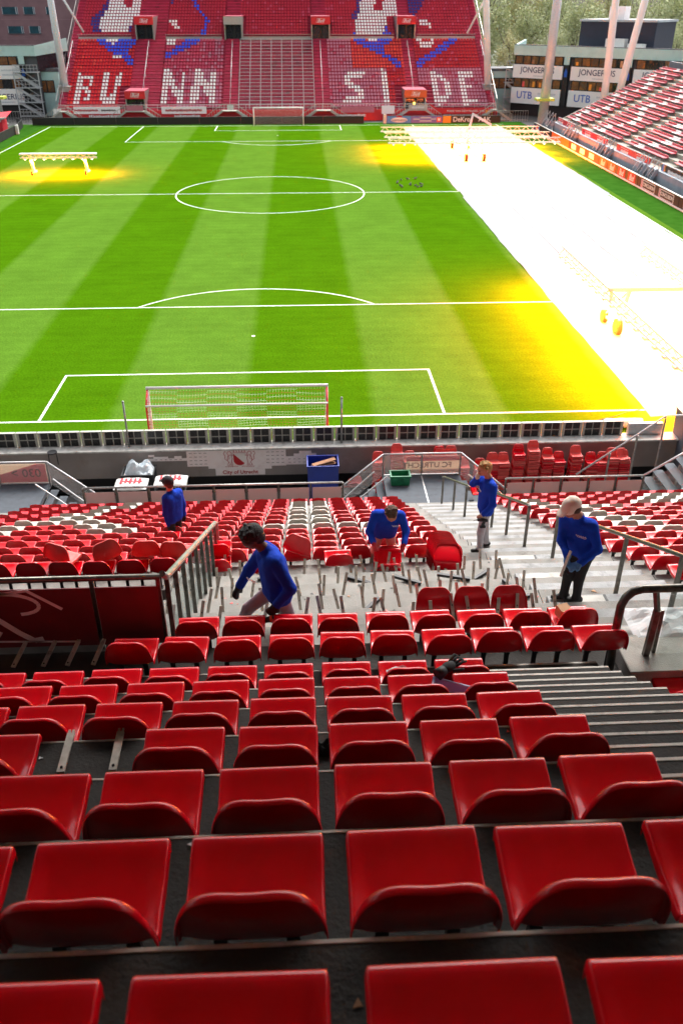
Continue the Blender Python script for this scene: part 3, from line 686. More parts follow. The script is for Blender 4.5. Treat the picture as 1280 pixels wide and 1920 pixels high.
# ------------------------------------------------------------------ seats of the near stand
ORD=['first','second','third','fourth','fifth','sixth','seventh','eighth','ninth','tenth','eleventh','twelfth']
jr=random.Random(11)
def nth(n): return (ORD+['thirteenth','fourteenth','fifteenth','sixteenth','seventeenth','eighteenth','nineteenth','twentieth','twenty-first','twenty-second','twenty-third','twenty-fourth','twenty-fifth'])[n-1]
for k in range(-2,6):
    y,z=R(k)
    for c in range(-9,5):
        x=XC(c)
        if k==2 and c==-1: continue                    # the gap with two bare bars
        if k<0 and x<-2.0: continue
        dist=(CAM-Vector((x,y,z))).dot(F); xx=(Vector((x,y,z))-CAM).dot(Rv)/dist*1600
        if abs(xx)>640*1.25+200: continue
        put_seat(x+jr.uniform(-.006,.006),y+jr.uniform(-.006,.006),z,'glossy red upper tier seat, %s row up, %s from the narrow aisle steps'%(ORD[5-k],nth(5-c)),'upper tier seats',rot=(jr.uniform(-.012,.012),0,jr.uniform(-.012,.012)),hole=k<3)
b=MB(); b.bar((0,0,.012),(0,.30,.03),.046,.016); b.bar((-.012,.30,.03),(-.012,.325,.032),.014,.016); b.bar((.012,.30,.03),(.012,.325,.032),.014,.016); b.cyl((0,.03,.022),.009,.012,8,1); FLATBAR=b.mesh('flat_bar',['bare_bar','dark_hole'])
y,z=R(2)
for x in (1.235,1.545): tag(link('flat_bar',FLATBAR,None,(x,-31.86,z-SH)),'flat steel bar on the step where one upper tier seat is missing','bar','two bars of the missing upper seat')
for x in (-.36,-.05,.2,.47): tag(link('flat_bar',FLATBAR,None,(x,-28.54,10.235),(rad(14),0,rad(-14))),'flat steel bar leaning towards the maroon panel on the empty row','bar','bars before the maroon panel')
cand=[]
def pxs(x,y,z):
    d=Vector((x,y,z))-CAM; q=d.dot(F); return 640+1600*d.dot(Rv)/q, 960-1600*d.dot(Uv)/q
WH=set()
def near_seg(p,a,b,r):
    ax,ay=a; bx,by=b; L=(bx-ax)**2+(by-ay)**2; t=max(0,min(1,((p[0]-ax)*(bx-ax)+(p[1]-ay)*(by-ay))/L)); return math.hypot(p[0]-ax-t*(bx-ax),p[1]-ay-t*(by-ay))<r
def is_white(x,j):
    if j>=11 and j<=17 and abs(x-2.77)<.5: return True
    if j==11 and (abs(x-2.0)<.3 or abs(x-3.6)<.3 or abs(x-4.14)<.3): return True
    p=(x,j*.22)                                          # a letter pattern in white seats (metres across, rows scaled)
    if near_seg(p,(-3.7,12*.22),(-2.3,17.6*.22),.30): return True
    if near_seg(p,(-3.0,13.6*.22),(-1.3,11*.22),.22): return True
    if near_seg(p,(8.7,15.4*.22),(9.2,13.6*.22),.24) or near_seg(p,(9.0,12.2*.22),(9.8,10.1*.22),.27) or near_seg(p,(11.7,15.2*.22),(13.3,17.2*.22),.25) or near_seg(p,(9.2,13.4*.22),(11.6,15*.22),.05): return True
    return False
for j in range(0,19):
    y,z=Lr(j)
    for c in range(-15,8):
        x=XC(c)
        if x<-5.3: continue
        if j==0 and not (x>.85): continue
        if j==1 and not (x>1.3): continue
        if 2<=j<=6 and not (j==6 and x<.55): continue
        if j==6 and x<-3.6: continue
        if j>=6 and c>6: continue
        cand.append((x,y,z,j,'left'))
    for c in range(0,16):
        x=8.26+c*.5262
        if j<3: continue
        cand.append((x,y,z,j,'right'))
cand=[q for q in cand if -90<pxs(*q[:3])[0]<1370]
cand.sort(key=lambda q:(Vector(q[:3])-CAM).length)
NIND=235
for i,(x,y,z,j,side) in enumerate(cand):
    if i>=NIND: break
    wht=is_white(x,j)
    dx,rz=jr.uniform(-.012,.012),jr.uniform(-.04,.04)
    if side=='left':
        lab=('greyish white' if wht else 'red')+' lower tier seat, %s row behind long balustrade, %s from wide aisle'%(nth(19-j),nth(8-round((x-2.03)/.5262)))
        if j<2: lab='red seat, %s row below the upper tier, %s from the wide aisle'%(nth(j+1),nth(8-round((x-2.03)/.5262)))
        grp='lower tier left block %s seats row %d'%('white' if wht else 'red',j)
    else:
        lab=('greyish white' if wht else 'bright red')+' seat beyond the stair rail, %s row from the front, %s from wide aisle'%(nth(19-j),nth(1+round((x-8.26)/.5262)))
        grp='lower tier right block %s seats row %d'%('white' if wht else 'red',j)
    put_seat(x+dx,y+jr.uniform(-.01,.01),z,lab,grp,wht,rot=(jr.uniform(-.03,.03),0,rz),parts=(j<8))
lowb=seat_mesh('low',4,'red_seat',True); lv=np.array(lowb.v); lf=np.array(lowb.f)
rest=cand[NIND:]
def stuff_seats(name,items,mats,midx,parent=None,verts=lv,faces=lf,rz=None):
    n=len(items); P=np.array([q[:3] for q in items],float); vv=verts
    allv=(vv[None]+P[:,None]).reshape(-1,3); k=len(vv); allf=(faces[None]+(np.arange(n)*k)[:,None,None]).reshape(-1,faces.shape[1])
    me=bpy.data.meshes.new(name); me.from_pydata(allv.tolist(),[],allf.tolist()); me.update()
    for x in mats: me.materials.append(MATS[x])
    me.polygons.foreach_set('material_index',np.repeat(np.array(midx),len(faces))); return link(name,me,parent)
rs=stuff_seats('lower_seats',rest,['red_seat','white_seat'],[1 if is_white(q[0],q[3]) else 0 for q in rest])
tag(rs,'many small red and white seats in the front rows of the lower tier','seats',kind='stuff')
for p in rs.data.polygons: p.use_smooth=True
# cleared zone: bare supports, a few loose seats
for j in range(2,7):
    y,z=Lr(j)
    for c in range(-3,8):
        x=XC(c)
        if x<.85+.05: continue
        if x>5.75: continue
        if j==6 and x<.6: continue
        for s in (-1,1):
            if jr.random()<.12: continue
            bare(x+s*.12+jr.uniform(-.02,.02),y+jr.uniform(-.02,.02),z-SH,jr.uniform(-.26,.26),jr.uniform(-.3,.12))
for x in (4.31,4.78,5.24):                  # three shells propped among the supports
    y,z=Lr(2); shell_only(x,y+.16,z-.36,'red seat shell tipped up among bare supports on the cleared steps','seat shells propped on cleared steps',(rad(-38),0,jr.uniform(-.05,.05)))
def lo_seat(x,j,dy,dz,rot,label,group=None,me=None):
    y,z=Lr(j); shell_only(x,y+dy,z+dz,label,group,rot,me)
lo_seat(2.62,6,.30,.02,(rad(-18),rad(16),rad(-14)),'red seat shell lying askew on the first full row behind the walker')
lo_seat(1.25,6,.42,.06,(rad(8),0,rad(3)),'red seat shell resting upright beside the slanted stair rail')
lo_seat(1.25,6,.15,-.08,(rad(6),0,rad(4)),'red seat shell standing directly before the slanted stair rail panel')
lo_seat(2.05,6,.15,-.12,(rad(10),rad(3),rad(8)),'red seat shell standing low, half hidden behind the walking man')
lo_seat(3.25,6,.2,-.05,(rad(8),0,rad(3)),'red seat shell standing right of the askew shell on cleared edge')
lo_seat(-.55,6,.10,.10,(rad(-20),rad(-12),rad(25)),'loose red seat shell thrown across the row behind the maroon panel',None,SEAT_FADED)
lo_seat(-1.15,6,.12,.13,(rad(-12),rad(8),rad(-18)),'loose pale red seat shell tilted over the row end',None,SEAT_FADED)
lo_seat(.1,6,.28,.12,(rad(-5),rad(3),rad(6)),'loose pale red seat shell balanced on top of a seat',None,SEAT_FADED)
lo_seat(.62,6,.25,.10,(rad(-6),rad(0),rad(-4)),'loose pale red seat shell beside the slanted stair rail',None,SEAT_FADED)
for i in range(8):                                        # leaning stack by the bending man
    y,z=Lr(6); shell_only(5.06-.012*i,y-.12+.035*i,z-.34+.012*i,'red seat shell, %s from the outside of the leaning nest'%ORD[i],None,(rad(-72),rad(0),rad(-8)))
for i in range(2):
    shell_only(4.09+.01*i,-23.62+.07*i,8.18+.12*i,'scuffed red seat shell held by the bending man','seat shells held by the bending man',(rad(48-18*i),0,0))
def debris(x,y,j,a,L=.4):
    z=Lr(j)[1]-SH; b=MB(); b.bar((-L/2*math.cos(a),-L/2*math.sin(a),.03),(L/2*math.cos(a),L/2*math.sin(a),.03),.05,.045); b.box(-.03,.03,-.03,.03,.0,.03)
    tag(b.build('dropped_bar','black_steel',None,(x,y,z)),'dark steel bar dropped flat on the cleared steps','bar','dropped bars on the cleared steps')
debris(3.55,-24.55,5,-.5); debris(4.25,-25.1,4,-.5,.42); debris(4.95,-25.05,4,-.3,.5); debris(5.6,-26.1,3,.1,.45); debris(3.6,-26.2,3,.9,.4); debris(2.1,-24.4,5,.3,.3); debris(2.7,-25.6,4,1.2,.25); debris(4.6,-26.35,3,-.9,.3); debris(5.5,-24.5,5,.7,.35); debris(3.0,-24.0,6,-.2,.28); debris(5.75,-25.3,4,-1.1,.3)
for i in range(120):
    j=jr.choice([2,3,4,5,6]); y,z=Lr(j); x=jr.uniform(1.2,6.9); s=jr.uniform(.012,.042)
    b=MB(); a=jr.uniform(0,6); b.prism([(s*math.cos(a),s*math.sin(a),0),(s*.8*math.cos(a+2),s*math.sin(a+2),0),(s*math.cos(a+4),s*.7*math.sin(a+4),.004)],(0,0,.004))
    tag(b.build('scrap',jr.choice(['red_faded','red_faded','black','card']),None,(x,y+jr.uniform(-.35,.25),z-SH+.002)),'tiny scrap lying on the cleared concrete steps','scrap','scraps on the cleared steps')

for i in range(40):
    k=jr.choice([-1,0,0,1,1,2,2,3,4]); y,z=R(k); x=jr.uniform(-.5,5.4); s=jr.uniform(.008,.02)
    if x>4.4: continue
    b=MB(); a=jr.uniform(0,6); b.prism([(s*math.cos(a),s*math.sin(a),0),(s*.8*math.cos(a+2),s*math.sin(a+2),0),(s*math.cos(a+4),s*.7*math.sin(a+4),.004)],(0,0,.003))
    tag(b.build('scrap',jr.choice(['paper','card','red_faded']),None,(x,y+jr.uniform(.1,.3),z-SH+.002)),'tiny scrap lying on the dark upper tier steps','scrap','scraps on the upper tier steps')
for k in range(-2,6):
    y,z=R(k)
    for x in (-2.1,.66,3.36):
        yf=y+EU if k<5 else Lr(0)[0]-.50
        part(terr,'joint','black',lambda b:b.box(x-.006,x+.006,R(k-1)[0]+EU,yf-.02,z-SH+.0008,z-SH+.0016))
# ------------------------------------------------------------------ rails and barriers of the near stand
def stair_rail(x,ya,yb,posts,label,h=.92,r=.028,m='dark_rail'):
    def zt(y): return 10.63-SH-.4676*(y+28.6)+.10
    t=thing('stair_rail',label,'handrail')
    pts=[(x,ya,zt(ya)+h-.12),(x,ya+.05,zt(ya)+h-.03),(x,ya+.16,zt(ya+.16)+h)]
    n=8
    for i in range(1,n+1): yy=ya+.16+(yb-ya-.3)*i/n; pts.append((x,yy,zt(yy)+h))
    pts+= [(x,yb-.06,zt(yb-.05)+h-.03),(x,yb,zt(yb)+h-.12)]
    part(t,'handrail',m,lambda b:b.tube(pts,r,10))
    for yy in posts:
        part(t,'post',m,lambda b:(b.bar((x,yy,zt(yy)-.16),(x,yy,zt(yy)+h),.055,.03),b.box(x-.06,x+.06,yy-.05,yy+.05,zt(yy)-.17,zt(yy)-.155)))
    return t
stair_rail(7.05,-28.2,-23.2,(-27.6,-26.05,-23.25),'sloping steel handrail on posts behind the man in the beige cap')
stair_rail(6.92,-22.0,-18.2,(-21.96,-20.58,-19.3),'sloping steel handrail beside the standing man on concrete steps')
stair_rail(6.72,-17.6,-14.0,(-17.3,-15.8,-14.05),'short steel handrail at the foot of the concrete aisle')
t=thing('curved_rail','thick dark tubular guard rail with glass panel above the landing','guard rail',(0,0,0))
part(t,'handrail','dark_rail',lambda b:b.tube([(5.86,-28.9,10.2),(5.84,-28.9,10.8),(5.84,-28.9,11.1),(5.87,-28.9,11.2),(5.93,-28.9,11.27),(6.02,-28.9,11.3),(6.3,-28.9,11.3),(8.8,-28.9,11.3)],.043,14))
part(t,'post','dark_rail',lambda b:(b.bar((6.22,-28.86,10.2),(6.24,-28.86,11.0),.06,.05),b.bar((6.24,-28.86,11.0),(6.16,-28.9,11.28),.05,.04)))
part(t,'post','dark_rail',lambda b:b.bar((6.33,-28.80,10.2),(6.31,-28.82,10.98),.035,.05))
part(t,'glass_panel','clear_glass',lambda b:b.box(6.35,8.7,-28.85,-28.838,10.28,11.18))
part(t,'foot','black_steel',lambda b:b.box(5.78,5.95,-28.98,-28.82,10.205,10.215))
# left barrier of the stairwell with maroon panel
t=thing('stairwell_barrier','dark rail with maroon printed panels around the stairwell','barrier',(0,0,0))
zb=10.23; Yp=-28.22; zr=11.13
part(t,'top_rail','dark_rail',lambda b:b.tube([(-4.5,Yp,zr),(1.22,Yp,zr)],.034,10))
for x0,x1 in ((-4.4,-1.6),(-1.55,.48),(.53,1.18)):
    part(t,'panel','banner_maroon',lambda b:b.bbox(x0,x1,Yp-.006,Yp+.012,zb+.02,zr-.12,.003))
for x in (-1.575,.505,1.19): part(t,'panel_post','dark_rail',lambda b:b.bar((x,Yp+.03,zb-.05),(x,Yp+.02,zr),.045,.05))
b=MB()     # the reversed script capital and its frame, printed on the panel
def stroke(pts,wd): 
    for a,c in zip(pts[:-1],pts[1:]): b.bar((a[0],Yp-.0085,a[1]),(c[0],Yp-.0085,c[1]),wd,.003,0,up=(0,1,0))
def ell(cx,cz,rx,rz_,a0,a1,tilt=0,n=18):
    o=[]
    for i in range(n+1):
        a=a0+(a1-a0)*i/n; u=rx*math.cos(a); v=rz_*math.sin(a); o.append((cx+u*math.cos(tilt)-v*math.sin(tilt),cz+u*math.sin(tilt)+v*math.cos(tilt)))
    return o
ox=-.62; stroke(ell(ox+.25,10.83,.30,.13,-1.2,4.2,-.12),.04); stroke(ell(ox-.12,10.55,.22,.21,1.2,5.6,.3),.055); stroke([(ox-.28,10.93),(ox+.02,10.7),(ox+.28,10.45),(ox+.42,10.34),(ox+.52,10.36)],.065)
stroke(ell(ox-.55,10.72,.22,.2,.3,3.6,-.4),.045); stroke([(ox-.1,10.93),(ox+.45,11.0),(ox+.78,10.75)],.035); stroke([(ox-.6,10.36),(ox+.9,10.31)],.022); stroke([(-1.5,10.45),(-1.2,10.38)],.03)
b.build('script_print','script_grey',t)
def zt2(y): return 10.63-SH-.4676*(y+28.6)
t2=thing('slanted_stair_rail','slanted brass toned handrail on dense steel balusters beside the stairwell','handrail')
pts=[(1.24,-28.2,11.15)]+[(1.24,-28.0+.5*i,zt2(-28.0+.5*i)+1.02) for i in range(10)]
part(t2,'handrail','wood_rail' if 'wood_rail' in MATS else 'galv',lambda b:b.tube(pts,.036,10))
for i in range(9): 
    yy=-28.0+.55*i; part(t2,'baluster','dark_rail',lambda b:b.bar((1.24,yy,zt2(yy)-.2),(1.24,yy,zt2(yy)+1.0),.05,.03))
part(t2,'glass_panel','clear_glass',lambda b:b.prism([(1.22,-27.95,zt2(-27.95)+.1),(1.22,-23.6,zt2(-23.6)+.1),(1.22,-23.6,zt2(-23.6)+.85),(1.22,-27.95,zt2(-27.95)+.85)],(.008,0,0)))
part(t2,'post','galv',lambda b:b.tube([(1.24,-23.3,zt2(-23.3)-.2),(1.24,-23.3,zt2(-23.3)+1.0),(1.24,-23.5,zt2(-23.5)+1.02)],.03,8))
t3=thing('guard_rail','short steel rail with glass at the outer edge of the stairwell seats','guard rail')
part(t3,'handrail','galv',lambda b:b.tube([(-3.45,-25.6,8.9),(-3.35,-23.6,8.7),(-3.3,-23.0,7.5)],.03,8))
part(t3,'glass_panel','clear_glass',lambda b:b.box(-3.42,-3.40,-25.4,-23.6,7.6,8.6))

# front balustrade, landings with mesh fences
def balustrade(x0,x1,label):
    t=thing('front_balustrade',label,'balustrade')
    part(t,'top_rail','galv',lambda b:b.tube([(x0,-13.3,3.92),(x1,-13.3,3.92)],.032,10))
    n=max(1,round((x1-x0)/.90)); s=(x1-x0)/n
    for i in range(n):
        part(t,'panel','tl_frost',lambda b:b.bbox(x0+i*s+.05,x0+(i+1)*s-.05,-13.36,-13.345,3.02,3.80,.004))
    for i in range(n+1):
        part(t,'post','dark_rail',lambda b:(b.bar((x0+i*s,-13.32,2.6),(x0+i*s,-13.32,3.92),.05,.06),b.box(x0+i*s-.04,x0+i*s+.04,-13.85,-13.28,2.62,2.68)))
balustrade(-3.8,3.85,'long front balustrade of frosted glass panels before the city banner'); balustrade(8.75,12.95,'front balustrade of frosted glass panels before the tall seat stacks')
def landing(xa,xb,sgns,label,banner,label2,yl=-11.25):
    t=thing('landing_platform',label,'platform')
    part(t,'deck','platform',lambda b:b.box(xa,xb,-13.72,yl,2.86,3.0))
    part(t,'joint','galv_light',lambda b:b.box((xa+xb)/2-.02,(xa+xb)/2+.02,-13.6,yl,3.001,3.006))
    for s in (0,1): part(t,'support','galv',lambda b:b.bar((xa+.2+(xb-xa-.4)*s,yl-.2,-1.5),(xa+.2+(xb-xa-.4)*s,yl-.2,2.86),.2,.2))
    f=thing('landing_fence',label2,'fence')
    top=3.77
    part(f,'top_rail','galv_light',lambda b:b.tube([(xa,yl,top),(xb,yl,top)],.03,8))
    for x in (xa,(xa+xb)/2,xb): part(f,'post','galv',lambda b:b.bar((x,yl,2.9),(x,yl,top),.05,.05))
    part(f,'mesh_panel','mesh_haze',lambda b:b.box(xa,xb,yl-.01,yl-.004,3.0,3.72))
    part(f,'kick_plate','galv_light',lambda b:b.box(xa,xb,yl-.02,yl+.02,3.0,3.03))
    for s in sgns:
        x=xb if s>0 else xa; e=x+s*1.35
        part(f,'stair_handrail','galv_light',lambda b:b.tube([(x,yl,top),(e,yl,2.6),(e+s*1.2,yl,1.55)],.03,8))
        part(f,'stair_mesh','mesh_haze',lambda b:b.prism([(x,yl-.008,3.0),(e,yl-.008,1.85),(e,yl-.008,2.55),(x,yl-.008,3.7)],(0,.005,0)))
        for i in range(18):
            part(t,'stair_tread','platform',lambda b:b.box(x+s*.25*i if s>0 else x-.25*(i+1),x+s*.25*(i+1) if s>0 else x-.25*i,-12.6,yl-.05,2.74-.24*i,2.78-.24*i))
        part(t,'stringer','galv_light',lambda b:b.bar((x,-12.62,2.7),(x+s*4.5,-12.62,-1.5),.03,.22))
        part(t,'stringer','galv_light',lambda b:b.bar((x,-12.62,3.72),(x+s*1.5,-12.62,2.35),.035,.035))
        part(t,'stringer','galv_light',lambda b:b.bar((x+s*.35,-12.0,3.55),(x+s*1.6,-12.0,2.3),.035,.035))
    return f
f=landing(5.25,7.75,(-1,1),'dark grey grated landing at the foot of the concrete aisle','FC UTRECHT','galvanised mesh fence carrying the reversed club banner')
part(f,'banner','tl_beige',lambda b:b.box(6.0,7.72,-11.235,-11.225,3.06,3.68)); part(f,'banner_band','tl_pink',lambda b:b.box(6.005,7.715,-11.2365,-11.2355,3.49,3.675)); part(f,'banner_foot','tl_pale',lambda b:b.box(6.005,7.715,-11.2365,-11.2355,3.065,3.19))
letter('FC UTRECHT',.27,'text_dark',f,(6.68,-11.242,3.34),mirror=True,bold=.004)
f=landing(-8.5,-5.4,(1,),'dark grey grated landing at the foot of the far aisle','030','galvanised mesh fence carrying the reversed 030 banner')
part(f,'banner','tl_beige',lambda b:b.box(-8.4,-5.45,-11.235,-11.225,3.04,3.7)); part(f,'banner_wedge','tl_pink',lambda b:b.prism([(-7.5,-11.236,3.05),(-5.46,-11.236,3.05),(-5.46,-11.236,3.69),(-5.75,-11.236,3.69),(-7.2,-11.236,3.25)],(0,-.001,0)))
letter('030 >',.40,'text_dark',f,(-6.1,-11.243,3.36),mirror=True,bold=.004)
t=thing('side_stair_rail','sloping steel rail and stair climbing to the dark wall','handrail')
part(t,'handrail','galv_light',lambda b:b.tube([(12.95,-13.3,3.92),(14.1,-13.0,4.45),(16,-12.7,5.3)],.03,8)); part(t,'handrail','galv_light',lambda b:b.tube([(11.6,-11.3,2.9),(14.2,-11.3,4.95),(17,-11.3,5.0)],.03,8))
for i in range(4): part(t,'post','galv',lambda b:b.bar((12.6+i*.8,-11.3,2.2),(12.6+i*.8,-11.3,3.65+i*.63),.05,.05))
for i in range(9): part(t,'stair_tread','platform',lambda b:b.box(13.1+i*.32,13.45+i*.32,-13.2,-11.4,2.3+.24*i,2.34+.24*i))
part(t,'glass_panel','clear_glass',lambda b:b.prism([(13.0,-13.32,2.9),(15.8,-13.32,3.4),(15.8,-13.32,5.0),(13.0,-13.32,3.8)],(0,.01,0))); part(t,'stringer','galv_light',lambda b:b.bar((13.0,-13.25,2.3),(16,-13.25,4.6),.04,.2))
t=tub('crate','green plastic crate on the landing beside the mesh fence','crate',(5.75,-11.75,3.0),.62,.42,.34,'green_crate')
shell_only(7.95,-12.4,3.30,'red seat shell leaning on edge at the end of landing',None,(rad(58),rad(18),rad(60)))
t=thing('letters_remnant','worn pale lettering strips lying on the grated landing','strips',(6.5,-13.25,3.0))
for i in range(7):
    part(t,'strip','banner_beige',lambda b:(b.box(-.75+i*.2,-.72+i*.2,-.12,.14,.002,.012),b.box(-.75+i*.2,-.62+i*.2,.10,.14,.013,.02)))

# stacks of seat shells by the moat wall
def stack(x,ztop,lab,me,lean=0.0):
    n=max(2,int((ztop+1.5-.72)/.085)); k=round(x*10)
    for i in range(n+1):
        tw=jr.uniform(-.03,.03)+(.25*jr.choice([-1,1]) if i==n and jr.random()<.2 else 0)
        shell_only(x+lean*i+jr.uniform(-.022,.022),-5.15+jr.uniform(-.03,.03),-1.5+.42+.085*i,lab.replace('red seat shell','red seat shell %s from floor'%nth(i+1)),'stacked seat shells by the moat wall',(rad(-4)*min(1,i),0,math.pi+tw),(SEAT_FADED if jr.random()<.45 else SEAT_RED) if me is SEAT_RED else (SEAT_FADED if jr.random()<.75 else SEAT_RED))
zs=[(9.9,-.18),(10.35,.10),(10.8,.08),(11.4,.42),(12.02,.55),(12.6,.22),(13.1,.05),(13.78,.36),(14.47,.0),(14.9,.02),(15.33,.15),(15.82,.18)]
nm=['shortest stack right of the standing man','stack beside the standing man','stack with a slipped shell','tall stack','tallest stack','stack next to the tallest one','low stack','stack with upright top shell','first of four short stacks','second of four short stacks','stack with a twisted top','last stack by the dark wall']
for i,(x,z) in enumerate(zs): stack(x,z+.38,'red seat shell in the %s'%nm[i],SEAT_FADED if i in (2,3,4,10) else SEAT_RED,jr.uniform(-.004,.004))
for x,z,nmm in ((5.72,.22,'leftmost stack behind the mesh fence'),(6.45,.55,'tall pale stack behind the mesh fence'),(6.98,.22,'stack half hidden by the club banner'),(7.7,.1,'low stack behind the club banner'),(8.2,.45,'left one of twin stacks above the banner'),(8.66,.42,'right one of twin stacks above the banner'),(9.2,-.1,'stack at the foot of landing stair')): stack(x,z+.38,'red seat shell in the %s'%nmm,SEAT_FADED)
shell_only(4.62,-5.3,-.55,'red seat shell tipped forward beside the blue container',None,(rad(25),rad(20),math.pi-.5),SEAT_FADED); shell_only(4.5,-5.25,-.72,'red seat shell under the tipped one beside blue container',None,(rad(20),rad(14),math.pi-.4),SEAT_FADED)
b=MB(); b.box(4.25,4.95,-5.7,-5.0,-1.5,-.85); tag(b.build('black_box','black'),'low black box under the tipped seat shells','box')

# litter on the steps
def cup(x,y,z,label):
    t=thing('paper_cup',label,'cup',(x,y,z))
    part(t,'cup','black',lambda b:b.tube([(0,0,0),(0,0,.115)],[.03,.043],16,0,cap=False)); part(t,'base','black',lambda b:b.cyl((0,0,.004),.03,.006,16)); part(t,'rim','card',lambda b:b.tube([(.043*math.cos(a*.3927),.043*math.sin(a*.3927),.115) for a in range(16)],.004,5,closed=True)); part(t,'coffee','coffee',lambda b:b.cyl((0,0,.1),.039,.004,16))
cup(5.70,-29.2,10.215,'black paper cup standing at the foot of curved rail'); cup(5.9,-29.32,10.215,'black paper cup standing beside the clear bottle')
t=thing('plastic_bottle','small clear plastic bottle with pink cap on the landing','bottle',(6.08,-29.32,10.215)); part(t,'body','bottle_glass',lambda b:b.tube([(0,0,0),(0,0,.12),(0,0,.15),(0,0,.17)],[.036,.036,.02,.015],14)); part(t,'cap','lips',lambda b:b.cyl((0,0,.18),.017,.022,12))
for i in range(2): shell_only(6.45+.03*i,-29.12-.28*i,10.33+.03*i,'red seat shell lying on the landing behind the curved rail','seat shells on the landing',(rad(6),0,rad(-2)))
b=MB(); lump(b,0,0,0,.42,.28,.10,12,9); tag(b.build('paper_sheet','paper',None,(6.75,-28.1,10.24-.02)),'crumpled white paper sheet lying behind the curved rail','paper')
b=MB(); lump(b,0,0,0,.2,.28,.05,8,19); tag(b.build('cardboard_piece','card',None,(7.2,-29.4,10.215)),'torn cardboard piece on the landing beside red shells','cardboard')
y,z=Lr(1); b=MB(); b.bbox(-.07,.07,-.06,.06,0,.13,.005); b.prism([(-.07,-.06,.131),(.07,-.06,.131),(.09,-.12,.17),(-.06,-.12,.17)],(0,0,.003)); tag(b.build('carton','card',None,(5.62,y-.16,z+.0),(0.1,0,.3)),'small brown carton standing on the end seat by the aisle','carton')
y,z=R(5); b=MB(); lump(b,0,0,0,.14,.09,.10,10,4); tag(b.build('grey_cloth','paper',None,(XC(3)-.02,y-.2,z-.01)),'crumpled grey cloth lying on an upper tier seat','cloth')
t=thing('work_glove','black work glove dropped over a seat back in upper tier','glove',(3.86,-30.35,11.66),.7)
b=MB(); b.ball((0,0,0),.07,10,0,(1.1,.75,.5))
for i in range(4): b.tube([(.05,-.036+.024*i,0),(.12,-.045+.03*i,.012+.006*i),(.165,-.045+.03*i,-.012)],[.013,.0125,.009],7)
b.tube([(-.01,-.05,0),(.04,-.095,.01),(.07,-.10,.0)],[.014,.013,.01],7); b.build('glove','glove_black',t); part(t,'cuff','black',lambda b:b.tube([(-.05,0,0),(-.13,.005,-.01)],[.042,.05],10))
t=tub('tub','pale blue shallow plastic tub between two upper tier seats','tub',(3.86,-30.60,11.52),.36,.24,.10,'tub_blue',.012,.014); t.rotation_euler=(rad(-10),rad(6),rad(-18))
b=MB(); lump(b,0,0,0,.07,.05,.08,8,6); tag(b.build('black_rag','black',None,(XC(2)-.26,-31.75,R(2)[1]-SH)),'small black rag on the step between two upper seats','rag')
b=MB(); b.tube([(0,0,.012),(.18,-.1,.012)],.008,6); tag(b.build('pen','galv_light',None,(5.3,-29.45,10.72)),'thin metal rod lying on the aisle step','rod')

# ------------------------------------------------------------------ people
def surface_net(lo,shape,h,field):
    inside=field<0
    nx,ny,nz=shape; acc=np.zeros((nx-1,ny-1,nz-1,3)); cnt=np.zeros((nx-1,ny-1,nz-1))
    corners=[(i,j,k) for i in (0,1) for j in (0,1) for k in (0,1)]
    def sub(a,c): return a[c[0]:nx-1+c[0],c[1]:ny-1+c[1],c[2]:nz-1+c[2]]
    for a in corners:
        for ax in range(3):
            if a[ax]: continue
            b=list(a); b[ax]=1; b=tuple(b)
            fa,fb=sub(field,a),sub(field,b); cr=(fa<0)!=(fb<0)
            t=np.where(cr,fa/np.where(fa==fb,1,fa-fb),0)
            for d in range(3):
                v=a[d]+(t if d==ax else 0); acc[...,d]+=np.where(cr,v,0)
            cnt+=cr
    act=cnt>0; idx=-np.ones(act.shape,int); idx[act]=np.arange(act.sum())
    ijk=np.argwhere(act); vs=(ijk+acc[act]/cnt[act][:,None])*h+lo
    fs=[]
    for ax in range(3):
        b,c=[(1,2),(2,0),(0,1)][ax]
        s0=[slice(1,-1)]*3; s0[ax]=slice(0,-1); s1=[slice(1,-1)]*3; s1[ax]=slice(1,None)
        A=inside[tuple(s0)]; B=inside[tuple(s1)]
        for flip,cond in ((False,A&~B),(True,~A&B)):
            p=np.argwhere(cond)
            if not len(p): continue
            p=p+np.array([0 if d==ax else 1 for d in range(3)])
            eb=np.zeros(3,int); eb[b]=1; ec=np.zeros(3,int); ec[c]=1
            q=[p-eb-ec,p-ec,p,p-eb]; q=[idx[x[:,0],x[:,1],x[:,2]] for x in q]
            if flip: q=q[::-1]
            fs.append(np.stack(q,1))
    return vs,np.concatenate(fs)
def rcone(P,a,b,r1,r2):
    a=np.array(a,float); b=np.array(b,float); d=b-a; L=(d*d).sum()+1e-9
    t=np.clip(((P-a)@d)/L,0,1); return np.linalg.norm(P-a-t[...,None]*d,axis=-1)-(r1+(r2-r1)*t)
